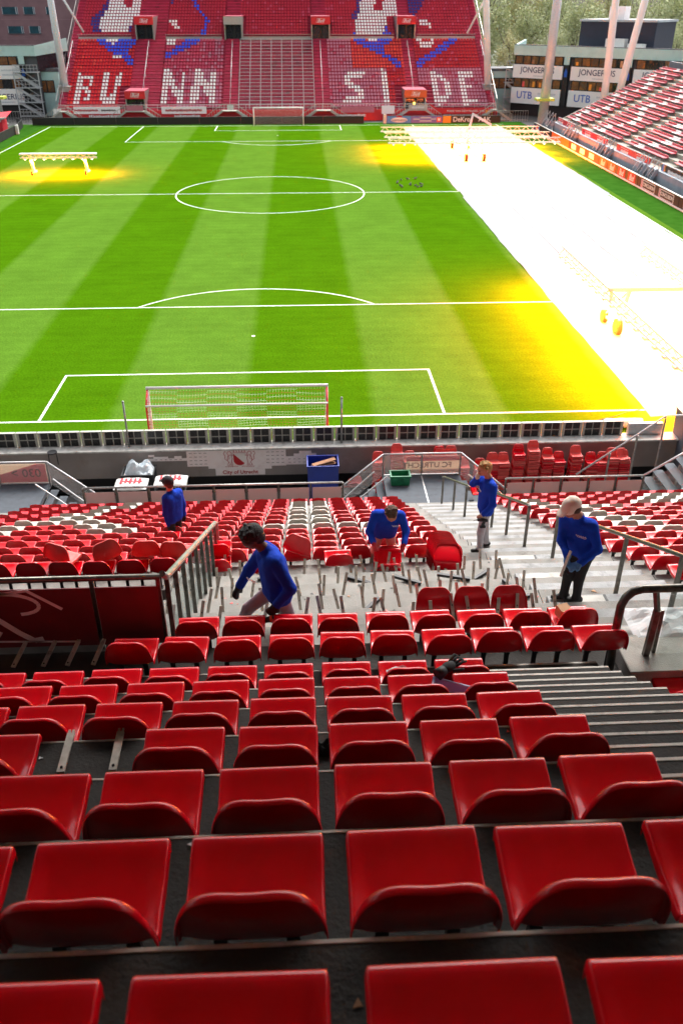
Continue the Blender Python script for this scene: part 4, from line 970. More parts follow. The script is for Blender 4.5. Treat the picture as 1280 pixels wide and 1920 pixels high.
def body_mesh(name,prims,mats,h=.0115,k=.012):
    pts=np.array([np.array(p)-r for p,_,r,_,_ in prims]+[np.array(q)-r for _,q,_,r,_ in prims]+[np.array(p)+r for p,_,r,_,_ in prims]+[np.array(q)+r for _,q,_,r,_ in prims])
    lo=pts.min(0)-.04; hi=pts.max(0)+.04; shape=tuple(np.ceil((hi-lo)/h).astype(int)+1)
    S=np.zeros(shape)
    for (a,b,r1,r2,tg) in prims:
        kk=k; a_=np.array(a); b_=np.array(b); R_=max(r1,r2)+.07
        i0=np.clip(((np.minimum(a_,b_)-R_-lo)/h).astype(int),0,None); i1=np.minimum(((np.maximum(a_,b_)+R_-lo)/h).astype(int)+2,shape)
        g=np.stack(np.meshgrid(*[lo[d]+h*np.arange(i0[d],i1[d]) for d in range(3)],indexing='ij'),-1)
        S[i0[0]:i1[0],i0[1]:i1[1],i0[2]:i1[2]]+=np.exp(-np.clip(rcone(g,a,b,r1,r2),-.3,.3)/kk)
    f=-k*np.log(np.maximum(S,1e-9)); f=np.clip(f,-.1,.1)
    vs,fs=surface_net(lo,shape,h,f)
    me=bpy.data.meshes.new(name); me.from_pydata(vs.tolist(),[],fs.tolist()); me.update()
    for x in mats: me.materials.append(MATS[x])
    cc=vs[fs].mean(1); D=np.stack([rcone(cc,a,b,r1,r2) for a,b,r1,r2,_ in prims],1); tg=np.array([p[4] for p in prims])[D.argmin(1)]
    me.polygons.foreach_set('material_index',tg.astype(np.int32)); me.polygons.foreach_set('use_smooth',np.ones(len(fs),bool)); return me
def hand(prims,wrist,dirv,palm_n,tg,side,curl=.6,s=1.0):
    d=Vector(dirv).normalized(); n=Vector(palm_n); n=(n-d*n.dot(d)).normalized(); a=d.cross(n)*side; w=Vector(wrist)
    for u in (-.028,0,.028): prims.append((w+a*u*.6*s,w+d*.085*s+a*u*s,.019*s,.017*s,tg))
    for i,u in enumerate((-.036,-.012,.012,.036)):
        L=(.066,.078,.074,.058)[i]*s; k0=w+d*.088*s+a*u*s; k1=k0+(d*math.cos(curl*.5)+n*math.sin(curl*.5))*L*.55; k2=k1+(d*math.cos(curl*1.5)+n*math.sin(curl*1.5))*L*.5
        prims.append((k0,k1,.0115*s,.0105*s,tg)); prims.append((k1,k2,.0105*s,.009*s,tg))
    t0=w+d*.025*s+a*-.034*s; t1=t0+(d*.6-a*.7+n*.4).normalized()*.045*s; t2=t1+(d*.85-a*.2+n*.5).normalized()*.035*s
    prims.append((t0,t1,.015*s,.0125*s,tg)); prims.append((t1,t2,.0125*s,.010*s,tg))
def human(label,J,mats,face,up=(0,0,1),hair='hair_black',cap=None,sleeve=1.0,mark=None,bulk=1.06,hs_=1.0,curlA=.7,curlB=.7,toes=((-1,0,0),(-1,0,0))):
    # material slots: 0 sweater 1 trousers 2 glove 3 skin 4 shoe 5 cuff/collar 6 eye 7 lips
    J={k:Vector(v) for k,v in J.items()}; f=Vector(face).normalized(); u=Vector(up); u=(u-f*u.dot(f)).normalized(); r_=f.cross(u)
    P=[]; c=J['head']
    P+=[(c+f*.025+u*.035,c-f*.035+u*.03,.083,.088,3),(c+f*.035-u*.005,c+f*.03-u*.055,.070,.058,3),(c+f*.055-u*.085,c+f*.02-u*.07,.034,.045,3)]
    P+=[(c+f*.100+u*.005,c+f*.112-u*.03,.012,.016,3)]
    for s in (-1,1):
        P+=[(c+r_*s*.092-f*.01+u*.01,c+r_*s*.094-f*.018-u*.02,.014,.011,3),(c+r_*s*.034+f*.097+u*.012,c+r_*s*.036+f*.096+u*.012,.011,.011,6),(c+r_*s*.02+f*.1+u*.035,c+r_*s*.05+f*.09+u*.034,.012,.01,3)]
    P+=[(c+f*.092-u*.062+r_*.018,c+f*.092-u*.062-r_*.018,.011,.011,7)]
    P+=[(c-f*.02-u*.06,J['neck'],.056,.062,3)]
    mid=(J['shA']+J['shB'])/2; hip=(J['hipA']+J['hipB'])/2; ax=(J['shB']-J['shA']).normalized(); hx=(J['hipB']-J['hipA']).normalized()
    P+=[(J['neck']+(mid-J['neck'])*.2,mid,.07,.10,0)]
    P+=[(J['shA'].lerp(mid,.18),J['shB'].lerp(mid,.18),.088,.088,0)]
    for s in (-1,1):
        P+=[(mid+ax*s*.10+(hip-mid)*.12,hip+hx*s*.075+(mid-hip)*.05,.118*bulk,.128*bulk,0)]
    P+=[(mid+(hip-mid)*.25,hip+(mid-hip)*.12,.125*bulk,.135*bulk,0)]
    for side,(sh,el,ha) in (('A',('shA','elA','haA')),('B',('shB','elB','haB'))):
        S,E,H=J[sh],J[el],J[ha]; d=(H-E).normalized()
        P+=[(S,E,.072*sleeve,.060*sleeve,0),(E,H-d*.04,.060*sleeve,.046*sleeve,0),(H-d*.05,H-d*.01,.042,.040,5),(H-d*.02,H+d*.01,.030,.030,2)]
    for side in 'AB':
        h_,k_,a_=J['hip'+side],J['kn'+side],J['an'+side]
        P+=[(h_+Vector((0,0,-.01)),k_,.098,.070,1),(k_,a_+Vector((0,0,.02)),.068,.056,1)]
        t=Vector(toes['AB'.index(side)]).normalized(); P+=[(a_+Vector((0,0,-.04))-t*.05,a_+Vector((0,0,-.045))+t*.14,.042,.036,4),(a_,a_+Vector((0,0,-.03)),.045,.045,4)]
    P+=[(J['hipA'],J['hipB'],.105,.105,1)]
    for side,cv in (('A',curlA),('B',curlB)):
        H=J['ha'+side]; d=Vector(J.get('hd'+side,(H-J['el'+side]))).normalized(); n=Vector(J.get('hn'+side,(hip-H))); hand(P,H,d,n,2,1 if side=='A' else -1,cv)
    P=[(np.array(a),np.array(b),r1,r2,t) for a,b,r1,r2,t in P]
    base=(J['anA']+J['anB'])/2; base.z=min(J['anA'].z,J['anB'].z)-.085
    root=thing('person',label,'person',base)
    o=base.copy(); P=[(a-np.array(o),b-np.array(o),r1,r2,t) for a,b,r1,r2,t in P]
    link('body',body_mesh('body',P,mats),root)
    c=c-o; hp=[]; rr=random.Random(hash(label)%1000)
    if cap is None or hair!='none':
        hp+=[(c+u*.06-f*.005,c-f*.05+u*.045,.093*hs_,.095*hs_,0),(c-f*.055+u*.0,c-f*.055-u*.035,.085*hs_,.07*hs_,0)]
        for i in range(46):
            a=rr.uniform(0,6.28); e=rr.uniform(.0,1.35); v=(u*math.sin(e)+(-f*math.cos(a)+r_*math.sin(a))*math.cos(e))
            if v.dot(f)>.35 and v.dot(u)<.55: continue
            q=c+u*.035-f*.01+v*.10*hs_; hp.append((q,q+v*.012+r_*rr.uniform(-.015,.015)+u*rr.uniform(-.01,.015),.020,.014,0))
        if cap is None: link('hair',body_mesh('hair',[(np.array(a),np.array(b),x,y,0) for a,b,x,y,_ in hp],[hair],.008,.006),root)
    if cap:
        hp=[(c+u*.052+f*.0,c+u*.05-f*.03,.100,.102,0),(c+u*.03+f*.03,c+u*.035-f*.05,.096,.096,0)]
        for s in range(-3,4): hp.append((c+u*.04+f*.08+r_*s*.022,c+u*.022+f*(.205-.004*s*s)+r_*s*.022,.009,.008,0))
        hb=[(c-f*.05-u*.015,c-f*.05-u*.05,.088,.074,0),(c-f*.02-u*.0+r_*.05,c-f*.02-u*.0-r_*.05,.062,.062,0)]
        link('hair',body_mesh('hair',[(np.array(a),np.array(b_),x,y,0) for a,b_,x,y,_ in hb],['hair_brown'],.008,.006),root)
        co=link('cap',body_mesh('cap',[(np.array(a),np.array(b),x,y,0) for a,b,x,y,_ in hp],[cap],.008,.006),root)
        bk=MB(); bk.tube([c+u*.0-f*.10+r_*.05,c+u*.0-f*.118,c+u*.0-f*.10-r_*.05],.008,6); bk.build('strap','black',co)
    if mark:
        p=Vector(mark[0])-o; n=Vector(mark[1]).normalized(); x=Vector((0,0,1)).cross(n).normalized(); y=n.cross(x); M=Matrix((x,y,n)).transposed().to_4x4(); M.translation=p
        sq=MB(); sq.tube([((i-8)*.0085,.010*math.sin(i*1.9)+.0006*i,.0) for i in range(17)],.0045,5); sq.bar((-.05,-.013,0),(.062,-.009,0),.004,.004)
        mk=sq.build('chest_print','text_white',root); mk.matrix_local=M@Matrix.Rotation(-.15,4,'Z')
    return root
human('man with black hair and black gloves striding left in blue sweater and mauve trousers',dict(head=(2.14,-27.45,11.08),neck=(2.25,-27.45,10.95),shA=(2.26,-27.26,10.82),shB=(2.40,-27.62,10.85),elA=(2.06,-27.2,10.48),haA=(1.93,-27.22,10.25),elB=(2.55,-27.75,10.58),haB=(2.38,-27.76,10.36),hipA=(2.36,-27.36,10.33),hipB=(2.43,-27.54,10.33),knA=(2.03,-27.35,10.02),anA=(1.82,-27.33,9.565),knB=(2.54,-27.50,9.92),anB=(2.80,-27.48,9.565)),
      ['sweater','mauve_trousers','glove_black','skin_dark','shoe','glove_black','eye','lips'],(-.75,-.15,-.6),bulk=1.2,hs_=1.22,sleeve=1.12,mark=((2.11,-27.62,10.62),(-.55,-.8,.1)))
human('man with curly brown hair bending over held seat shells, red gloves, blue sweater',dict(head=(4.12,-23.73,9.10),neck=(4.10,-23.56,9.02),shA=(3.89,-23.46,8.93),shB=(4.32,-23.46,8.90),elA=(3.79,-23.55,8.66),haA=(3.84,-23.74,8.56),elB=(4.40,-23.55,8.64),haB=(4.35,-23.74,8.52),hipA=(3.98,-23.15,8.40),hipB=(4.18,-23.15,8.40),knA=(3.92,-23.18,8.02),anA=(3.88,-23.16,7.685),knB=(4.22,-23.18,8.02),anB=(4.25,-23.1,7.685),hdA=(.2,-.5,-.8),hdB=(-.2,-.5,-.8),hnA=(1,0,0),hnB=(-1,0,0)),
      ['sweater','stone_trousers','glove_red','skin','shoe','sweater','eye','lips'],(.05,-.62,-.78),hair='hair_brown',sleeve=1.05,mark=((4.22,-23.60,8.78),(.1,-.9,.25)),toes=((0,-1,0),(0,-1,0)))
human('fair haired man in blue sweater standing on aisle steps, hand at his mouth',dict(head=(5.98,-22.05,8.980),neck=(6.07,-22.05,8.800),shA=(6.05,-21.88,8.690),shB=(6.12,-22.23,8.700),elA=(5.84,-21.85,8.570),haA=(5.87,-21.99,8.770),elB=(6.13,-22.33,8.390),haB=(5.98,-22.30,8.180),hipA=(6.07,-21.95,8.140),hipB=(6.07,-22.13,8.140),knA=(6.12,-21.95,7.690),anA=(6.18,-21.91,7.315),knB=(6.0,-22.15,7.690),anB=(6.02,-22.13,7.315),hdA=(.15,-.2,.9),hnA=(1,-.3,0)),
      ['sweater','light_trousers','glove_pale','skin','shoe','sweater','eye','lips'],(-.97,-.1,-.18),hair='hair_fair',sleeve=1.02,mark=((5.93,-22.05,8.55),(-1,-.1,0)))
human('man in beige cap and black trousers looking down at a steel bar in blue gloves',dict(head=(6.06,-26.50,10.80),neck=(6.17,-26.45,10.66),shA=(6.08,-26.26,10.50),shB=(6.35,-26.56,10.56),elA=(6.03,-26.42,10.26),haA=(6.06,-26.64,10.18),elB=(6.42,-26.68,10.28),haB=(6.20,-26.74,10.12),hipA=(6.27,-26.34,10.10),hipB=(6.37,-26.48,10.10),knA=(6.20,-26.40,9.72),anA=(6.19,-26.38,9.375),knB=(6.33,-26.46,9.70),anB=(6.34,-26.46,9.375),hdA=(-.1,-.2,-.9),hdB=(-.9,-.1,-.35),hnA=(0,-.2,-1),hnB=(0,0,-1)),
      ['sweater','black_trousers','glove_blue','skin','shoe','sweater','eye','lips'],(-.85,-.32,-.46),hair='none',cap='cap_beige',bulk=.98,sleeve=.94,mark=((6.20,-26.62,10.44),(-.45,-.85,.1)))
human('man in black cap standing between rows with his back half turned, blue sweater',dict(head=(-.06,-20.15,7.81),neck=(-.04,-20.15,7.64),shA=(.12,-20.0,7.50),shB=(-.12,-20.28,7.51),elA=(.17,-19.96,7.18),haA=(.16,-19.95,6.92),elB=(-.15,-20.32,7.17),haB=(-.11,-20.28,6.88),hipA=(.04,-20.08,6.98),hipB=(-.08,-20.22,6.98),knA=(.03,-20.08,6.54),anA=(.04,-20.05,6.19),knB=(-.08,-20.22,6.54),anB=(-.08,-20.2,6.19)),
      ['sweater','black_trousers','glove_black','skin','shoe','sweater','eye','lips'],(-.8,.55,-.1),hair='none',cap='cap_black',toes=((-.7,.7,0),(-.7,.7,0)))
t=thing('steel_bar','grey steel seat bar held by the man in the beige cap','bar'); part(t,'bar','bare_bar',lambda b:b.bar((6.06,-26.72,10.30),(5.97,-26.76,9.94),.035,.014)); part(t,'hook','black_steel',lambda b:b.bar((6.0,-26.75,10.02),(6.05,-26.78,9.97),.03,.02))
t=thing('cordless_drill','black cordless drill held low by the standing fair haired man','drill',(5.94,-22.35,8.07))
part(t,'housing','black',lambda b:b.tube([(-.07,0,.02),(.10,0,.0),(.12,0,0)],[.028,.033,.028],10)); part(t,'grip','black',lambda b:b.bar((.06,0,-.01),(.03,0,-.11),.035,.045)); part(t,'battery','black_steel',lambda b:b.bbox(-.02,.09,-.03,.03,-.15,-.11,.006)); part(t,'bit','galv',lambda b:b.tube([(-.07,0,.02),(-.15,0,.0)],.007,6))
t=thing('tool','black power tool hanging in the striding man glove','tool',(2.28,-27.82,10.20)); part(t,'housing','black',lambda b:b.tube([(-.14,0,-.02),(.08,0,.03)],[.03,.04],10)); part(t,'grip','black',lambda b:b.bar((.05,0,.03),(.10,0,-.08),.035,.045)); part(t,'stripe','net_orange',lambda b:b.tube([(.03,0,.019),(.06,0,.026)],.043,10))
FAR_POLY=[
  ('s_navy',[(-29.4,32.1),(-28.7,32.1),(-28.8,29.9),(-29.3,28.2),(-29.7,25.1),(-29.6,21.4),(-31.1,21.4),(-31.5,26.5),(-30.2,28.5)]),
  ('s_white',[(-29.0,33.1),(-22.6,33.2),(-22.8,28.5),(-23.1,27.2),(-24.3,24.2),(-24.6,21.7),(-24.7,21.2),(-29.5,21.2),(-30.0,23.7),(-29.7,26.5),(-29.1,28.5)]),
  ('s_dred',[(-26.5,33.1),(-25.1,33.1),(-24.9,29.4),(-26.2,29.4)]),
  ('s_navy',[(-25.1,23.4),(-24.4,23.4),(-24.3,21.2),(-25.1,21.2)]),
  ('s_blue',[(-30.5,20.4),(-23.0,20.4),(-22.9,18.7),(-24.1,17.1),(-24.7,15.2),(-23.2,13.3),(-23.0,11.2),(-24.1,11.4),(-25.2,13.3),(-27.1,15.2),(-28.3,16.5),(-29.8,18.4)]),
  ('s_white',[(-29.1,20.6),(-26.3,20.5),(-27.0,17.8),(-28.4,18.4)]),
  ('s_white',[(-26.9,14.4),(-25.5,14.4),(-25.4,13.6),(-26.9,13.6)]),
  ('s_navy',[(-21.2,33.2),(-17.4,33.2),(-18.7,28.9),(-19.3,26.8),(-20.8,27.2)]),
  ('s_white',[(-19.1,25.8),(-17.4,25.8),(-16.8,24.1),(-16.7,22.6),(-17.3,22.6),(-17.3,23.9),(-19.0,24.1)]),
  ('s_white',[(-20.4,20.4),(-19.3,20.1),(-18.1,19.1),(-16.8,19.4),(-17.0,17.7),(-18.7,17.3),(-20.3,17.8)]),
  ('s_blue',[(-20.5,12.3),(-19.4,13.7),(-17.0,16.8),(-14.8,19.7),(-12.9,21.2),(-12.2,25.4),(-13.2,27.2),(-14.4,29.6),(-14.9,32.8),(-14.1,32.8),(-13.6,29.6),(-12.3,26.8),(-11.7,25.1),(-12.4,19.7),(-15.2,16.1),(-17.3,14.0),(-19.5,12.0),(-20.3,10.9)]),
  ('s_navy',[(13.8,33.3),(14.4,33.3),(14.1,29.0),(13.2,25.5),(12.4,25.6),(12.7,27.7),(13.3,29.0)]),
  ('s_white',[(14.5,33.3),(20.7,33.3),(20.5,26.9),(18.7,26.5),(18.1,21.0),(17.2,20.4),(15.7,17.7),(14.9,19.0),(13.3,20.0),(12.8,22.1),(13.2,25.5),(13.9,28.6)]),
  ('s_dred',[(16.9,33.3),(18.4,33.3),(18.1,29.0),(16.7,29.0)]),
  ('s_blue',[(12.5,23.4),(12.8,21.7),(13.3,20.0),(14.8,18.7),(15.5,17.7),(16.9,20.0),(18.0,21.4),(18.2,23.4),(18.6,23.4),(19.0,19.2),(17.4,16.4),(17.5,15.1),(19.3,13.2),(19.8,11.9),(19.9,10.0),(19.2,10.6),(18.4,12.2),(17.4,13.8),(15.6,15.4),(14.7,16.4),(13.5,17.7),(12.5,18.7)]),
  ('s_navy',[(22.2,33.3),(25.9,33.3),(24.6,29.0),(23.5,26.9),(21.7,27.2)]),
  ('s_white',[(23.9,25.1),(25.6,25.1),(26.2,23.4),(26.1,22.1),(25.6,22.1),(25.4,23.2),(23.7,23.4)]),
  ('s_white',[(22.5,20.2),(23.8,20.2),(24.0,18.4),(25.7,18.4),(25.7,19.2),(26.2,19.2),(26.0,17.5),(25.6,16.7),(23.6,16.7),(23.1,18.9)]),
  ('s_blue',[(22.5,11.6),(23.4,13.5),(25.3,15.4),(28.3,18.9),(30.1,20.4),(29.8,18.4),(27.1,15.1),(24.2,12.2),(22.7,10.1)]),
]
FAR_LINE=[
  (0.45,[(-31.7,8.2),(-31.4,1.2)]),
  (0.3,[(-31.7,8.2),(-30.0,8.0),(-29.6,6.3),(-30.4,4.7),(-31.4,4.7)]),
  (0.3,[(-30.1,4.7),(-29.7,2.9),(-30.4,1.7)]),
  (0.45,[(-27.3,8.9),(-27.7,2.6)]),
  (0.4,[(-27.4,1.7),(-26.2,1.1),(-26.0,2.0)]),
  (0.3,[(-26.0,2.2),(-25.3,8.9)]),
  (0.5,[(-18.1,9.2),(-18.1,1.1)]),
  (0.45,[(-17.7,8.6),(-15.4,1.4)]),
  (0.3,[(-15.2,9.3),(-15.3,1.4)]),
  (0.5,[(-13.1,9.2),(-13.3,1.1)]),
  (0.45,[(-12.6,8.7),(-10.4,1.3)]),
  (0.3,[(-10.4,9.3),(-10.4,1.3)]),
  (0.45,[(13.3,8.9),(11.6,8.8),(10.9,7.2),(11.6,5.4),(12.9,3.9),(13.2,2.5),(12.4,1.2),(10.7,1.1)]),
  (0.45,[(16.8,9.1),(17.0,0.9)]),
  (0.45,[(24.9,8.7),(25.1,0.8)]),
  (0.35,[(24.9,8.7),(26.4,7.5),(27.2,4.9),(27.0,3.2),(26.3,1.9),(25.3,0.8)]),
  (0.5,[(29.5,8.7),(29.5,0.8)]),
  (0.35,[(29.4,8.5),(31.2,8.5)]),
  (0.3,[(29.5,5.3),(30.7,5.3)]),
  (0.35,[(30.5,0.8),(31.1,1.1)]),
]

# ------------------------------------------------------------------ far stand
def inpoly(x,y,P):
    c=False; n=len(P); j=n-1
    for i in range(n):
        if (P[i][1]>y)!=(P[j][1]>y) and x<(P[j][0]-P[i][0])*(y-P[i][1])/(P[j][1]-P[i][1])+P[i][0]: c=not c
        j=i
    return c
FY=lambda k:112+.8*k
FZ=lambda k:2+.4424*k
far=thing('far_grandstand','large red far grandstand with white lettering and blue patterns in its seats','grandstand',(0,110.8,0))
FP=Vector((0,110.8,0))
def fpart(name,m,fn):
    b=MB(); fn(b); b.v=[(x,y-110.8,z) for x,y,z in b.v]; return b.build(name,m,far)
def sawtooth(b,x0,x1,k0,k1,dz=-.42):
    for k in range(k0,k1):
        y0,y1,z=FY(k)-.30,FY(k)+.50,FZ(k)+dz; zl=FZ(k-1)+dz
        b.add([(x0,y0,zl),(x1,y0,zl),(x1,y0,z),(x0,y0,z),(x1,y1,z),(x0,y1,z)],[(0,1,2,3),(3,2,4,5)])
fpart('terrace','far_under_shade',lambda b:sawtooth(b,-34.2,34.2,-1,37))
fpart('base_wall','sign_red',lambda b:b.box(-34.2,34.2,110.85,111.0,0,1.55))
for s in (-1,1): fpart('side_wall','far_step',lambda b:b.prism([(s*34.25,111,0),(s*34.25,141,0),(s*34.25,141,17.5),(s*34.25,111.2,1.0)],(s*.12,0,0))); fpart('side_rail','galv',lambda b:(b.bar((s*34.3,112,2.9),(s*34.3,140,18.4),.06,.06),[b.bar((s*34.3,112+2*i,1.4+1.107*i),(s*34.3,112+2*i,2.9+1.107*i),.05,.05) for i in range(15)]))
fpart('rear_wall','grey_blue',lambda b:b.box(-34.2,34.2,141.3,141.8,0,19))
# steps of the aisles: finer treads
for x0,x1 in ((-34.15,-33.2),(-23.55,-18.85),(-8.75,-6.55),(5.75,8.05),(20.4,22.4),(33.3,34.15)):
    def st(b):
        for k in range(-1,36):
            for s in range(2):
                z=FZ(k)-.42+.2212*s+.008; y=FY(k)-.30+.4*s+.4; b.box(x0,x1,y-.4+.003,y+.001 if s==1 else y,z-.2,z+(.0 if s==0 else 0))
    fpart('aisle_steps','far_red',st)
for x in (-33.7,-21.3,-7.6,6.9,21.4,33.75):
    fpart('aisle_rail','galv_light',lambda b:(b.tube([(x,FY(0),FZ(0)+.55),(x,FY(18),FZ(18)+.55)],.035,5),[b.bar((x,FY(k),FZ(k)-.4),(x,FY(k),FZ(k)+.55),.05,.05) for k in range(0,19,3)]))
sv=[]; sf=[]
def fbox(x0,x1,y0,y1,z0,z1):
    b=len(sv); sv.extend([(x0,y0,z0),(x1,y0,z0),(x1,y1,z0),(x0,y1,z0),(x0,y0,z1),(x1,y0,z1),(x1,y1,z1),(x0,y1,z1)]); sf.extend([tuple(b+i for i in f) for f in ((0,3,2,1),(4,5,6,7),(0,1,5,4),(1,2,6,5),(2,3,7,6),(3,0,4,7))])
fbox(-.175,.175,-.02,.34,-.05,.0); fbox(-.175,.175,.32,.38,-.02,.27)
fv,ff=np.array(sv),np.array(sf)
FMAT=['s_red','s_dred','s_brightred','s_orange','s_pink','s_pinkred','s_white','s_blue','s_navy']
items=[]; idx=[]
rr=random.Random(21)
def far_col(x,k):
    base=None
    for w_,L in FAR_LINE:
        for a,c in zip(L[:-1],L[1:]):
            if near_seg((x,k*.52),(a[0],a[1]*.52),(c[0],c[1]*.52),w_+.05): return 's_white'
    for n_,P in FAR_POLY:
        if inpoly(x,k,P): base=n_
    if base: return base
    q=rr.random()
    if k>20.4: return 's_dred' if q>.08 else 's_pinkred'
    if x<-23: return 's_brightred' if q>.10 else ('s_red' if q>.04 else 's_orange')
    if x<-8:
        if k<11 or x>-10.6: return 's_pink' if q>(.22+max(0,(-13-x)*.09)) else 's_pinkred'
        return 's_pinkred' if q>.12 else 's_pink'
    if x<12.2 and x>8: return 's_pink' if q>.1 else 's_pinkred'
    if x<21:
        if k>10.5: return 's_orange' if q>.05 else 's_brightred'
        if k>10 or x>17.3: return 's_red' if q>.1 else 's_pinkred'
        return 's_pink' if q>.06 else 's_pinkred'
    if k>10.8: return 's_red' if q>.1 else 's_pinkred'
    return 's_pink' if q>.05 else 's_pinkred'
for k in range(0,36):
    if k==20: continue
    for n in range(-66,67):
        x=n*.5+.25
        blk=None
        if -33.1<x<-23.7 or -18.7<x<-8.9 or 8.2<x<20.3 or 22.5<x<33.2: blk=1
        if 20<k and (-6.4<x<5.6): blk=1
        if k>28 and (-23.7<x<-18.7 and x<-22.8): blk=None
        if blk is None: continue
        if k<6 and (-25.2<x<-16.6 or 18.2<x<26.0): 
            if not (k<6 and x<-24.9): 
                if -24.9<=x<=-18.9 or 18.4<x<24.0 or (x>24 and x<24.5): continue
        if k>19 and k<27 and (abs(x+22)<3.2 and x>-24.4 or abs(x+7.5)<1.9 or abs(x-7)<1.9 or abs(x-21.4)<2.1): continue
        items.append((x,FY(k)-110.8,FZ(k)+rr.uniform(-.01,.01))); idx.append(FMAT.index(far_col(x,k)))
o=stuff_seats('seats',items,FMAT,idx,far,fv,ff); o['kind']='stuff'
# empty middle section: grey rails row by row
for k in range(0,20):
    fpart('rail','galv_light',lambda b:(b.bar((-6.3,FY(k),FZ(k)+.30),(5.6,FY(k),FZ(k)+.30),.06,.07),None))
b=MB(); b.bar((0,0,-.42),(0,0,.32),.10,.06); RPOST=b.mesh('rail_post','galv_light')
for i in range(8):
    x=-6.3+11.9*i/7
    for k in range(0,20): link('rail_post',RPOST,far,(x,FY(k)-110.8,FZ(k)))
for x0,x1 in ((-33.1,-24.4),(-18.7,-9.4),(-6,5.4),(8.6,19.4),(23.2,33.1)): fpart('cross_rail','galv',lambda b:(b.bar((x0,FY(20)-.25,FZ(20)+.45),(x1,FY(20)-.25,FZ(20)+.45),.06,.06),b.box(x0,x1,FY(20)+.3,FY(20)+.4,FZ(20)-.4,FZ(20)+.15)))
def portal(x0,x1,y,z0,z1,deep,signm,zs):
    fpart('portal_frame','galv',lambda b:(b.box(x0,x0+.18,y,y+deep,z0,z1),b.box(x1-.18,x1,y,y+deep,z0,z1))); fpart('portal_roof','far_step',lambda b:b.box(x0,x1,y+.02,y+deep,z1+.003,z1+.12))
    fpart('portal_opening','black',lambda b:b.box(x0+.185,x1-.185,y+.8,y+.9,z0,z1))
    fpart('portal_door','window',lambda b:(b.box(x0+.3,(x0+x1)/2-.1,y+.6,y+.65,z0,zs-.2),b.box((x0+x1)/2+.3,x1-.35,y+.65,y+.7,z0,zs-.2)))
    s=fpart('portal_sign',signm,lambda b:b.box(x0-.05,x1+.05,y-.12,y-.02,zs,z1+.05))
    return s
for x0,x1,m_ in ((-23.55,-20.55,'sign_red'),(19.6,23.0,'sign_orange')):
    portal(x0,x1,111.4,1.5,4.15,5.5,m_,3.15)
    emblem_bud(far,((x0+x1)/2,111.4-110.8-.15,3.67),.52)
for x0,x1,m_ in ((-23.5,-20.5,'sign_red'),(-8.9,-5.95,'grey_panel'),(5.5,8.6,'sign_red'),(19.8,22.9,'sign_red')):
    portal(x0,x1,127.6,10.55,13.85,7,m_,12.75)
    if m_=='sign_red': emblem_bud(far,((x0+x1)/2,127.6-110.8-.15,13.3),.52)
fpart('portal_light','lamp_small',lambda b:b.ball((21.2,111.9,2.3),.16,8))
for xc,wd in ((-22,2.6),(-7.6,2.0),(6.9,2.0),(21.4,2.6),(-33.0,.8),(33.6,.5)):   # front stair flights
    for s in (-1,1):
        fpart('stair_flight','grey_panel',lambda b:(b.bar((xc+s*wd*.55,109.6,1.55),(xc+s*(wd*.55+2.4),109.6,.0),.12,.30),b.bar((xc+s*wd*.55,110.6,1.55),(xc+s*(wd*.55+2.4),110.6,.0),.12,.30),b.bar((xc+s*wd*.55,109.6,2.5),(xc+s*(wd*.55+2.4),109.6,.95),.07,.07),[b.bar((xc+s*(wd*.55+.4*i),109.6,1.5-.26*i),(xc+s*(wd*.55+.4*i),109.6,2.5-.26*i),.05,.05) for i in range(7)],[b.box(min(xc+s*(wd*.55+.3*i),xc+s*(wd*.55+.3*i+.3)),max(xc+s*(wd*.55+.3*i),xc+s*(wd*.55+.3*i+.3)),109.65,110.55,1.4-.2*i,1.46-.2*i) for i in range(7)]))
    fpart('stair_landing','grey_panel',lambda b:(b.box(xc-wd*.55,xc+wd*.55,109.55,110.85,1.48,1.6),b.bar((xc-wd*.55,109.6,2.5),(xc+wd*.55,109.6,2.5),.07,.07),[b.bar((xc-wd*.55+wd*1.1*i/5,109.6,1.6),(xc-wd*.55+wd*1.1*i/5,109.6,2.5),.04,.04) for i in range(6)]))
fpart('front_rail','galv_light',lambda b:(b.bar((-34,110.9,2.35),(34,110.9,2.35),.06,.06),b.bar((-34,110.9,1.95),(34,110.9,1.95),.05,.05),[b.bar((-34+1.7*i,110.9,1.5),(-34+1.7*i,110.9,2.35),.05,.05) for i in range(41)]))
def fbanner(x0,x1,z0,z1,m_,y=110.72,name='front_banner'): return fpart(name,m_,lambda b:b.box(x0,x1,y,y+.06,z0,z1))
fbanner(-31.5,-24.4,1.15,2.15,'banner_pale'); marks(far,(-29.6,-.12,1.65),3.6,0.35,'text_red',0,17); marks(far,(-26.2,-.12,1.65),2.2,0.294,'text_dark',0,11)
fbanner(-18.1,-11.2,1.1,2.1,'banner_pale'); marks(far,(-14.7,-.12,1.6),5.6,0.385,'text_red',0,16); fbanner(-23.2,-20.7,1.65,2.4,'banner_pink',109.5)
fbanner(9.6,14.8,1.15,2.0,'banner_pink'); fbanner(16.0,18.0,.95,2.1,'banner_pale'); fbanner(20.1,23.0,1.6,2.35,'banner_beige',109.5); marks(far,(21.5,-1.34,1.95),1.9,0.35,'text_white',0,4)
fbanner(24.6,33.6,.85,1.75,'sign_red',110.6); letter('MARK VAN DEN MAAREL VAK',.44,'text_white',far,(29.2,-.26,1.3)); fpart('banner_peak','sign_red',lambda b:b.prism([(23.4,110.62,2.4),(24.6,110.62,1.75),(24.6,110.62,.9)],(0,.05,0)))
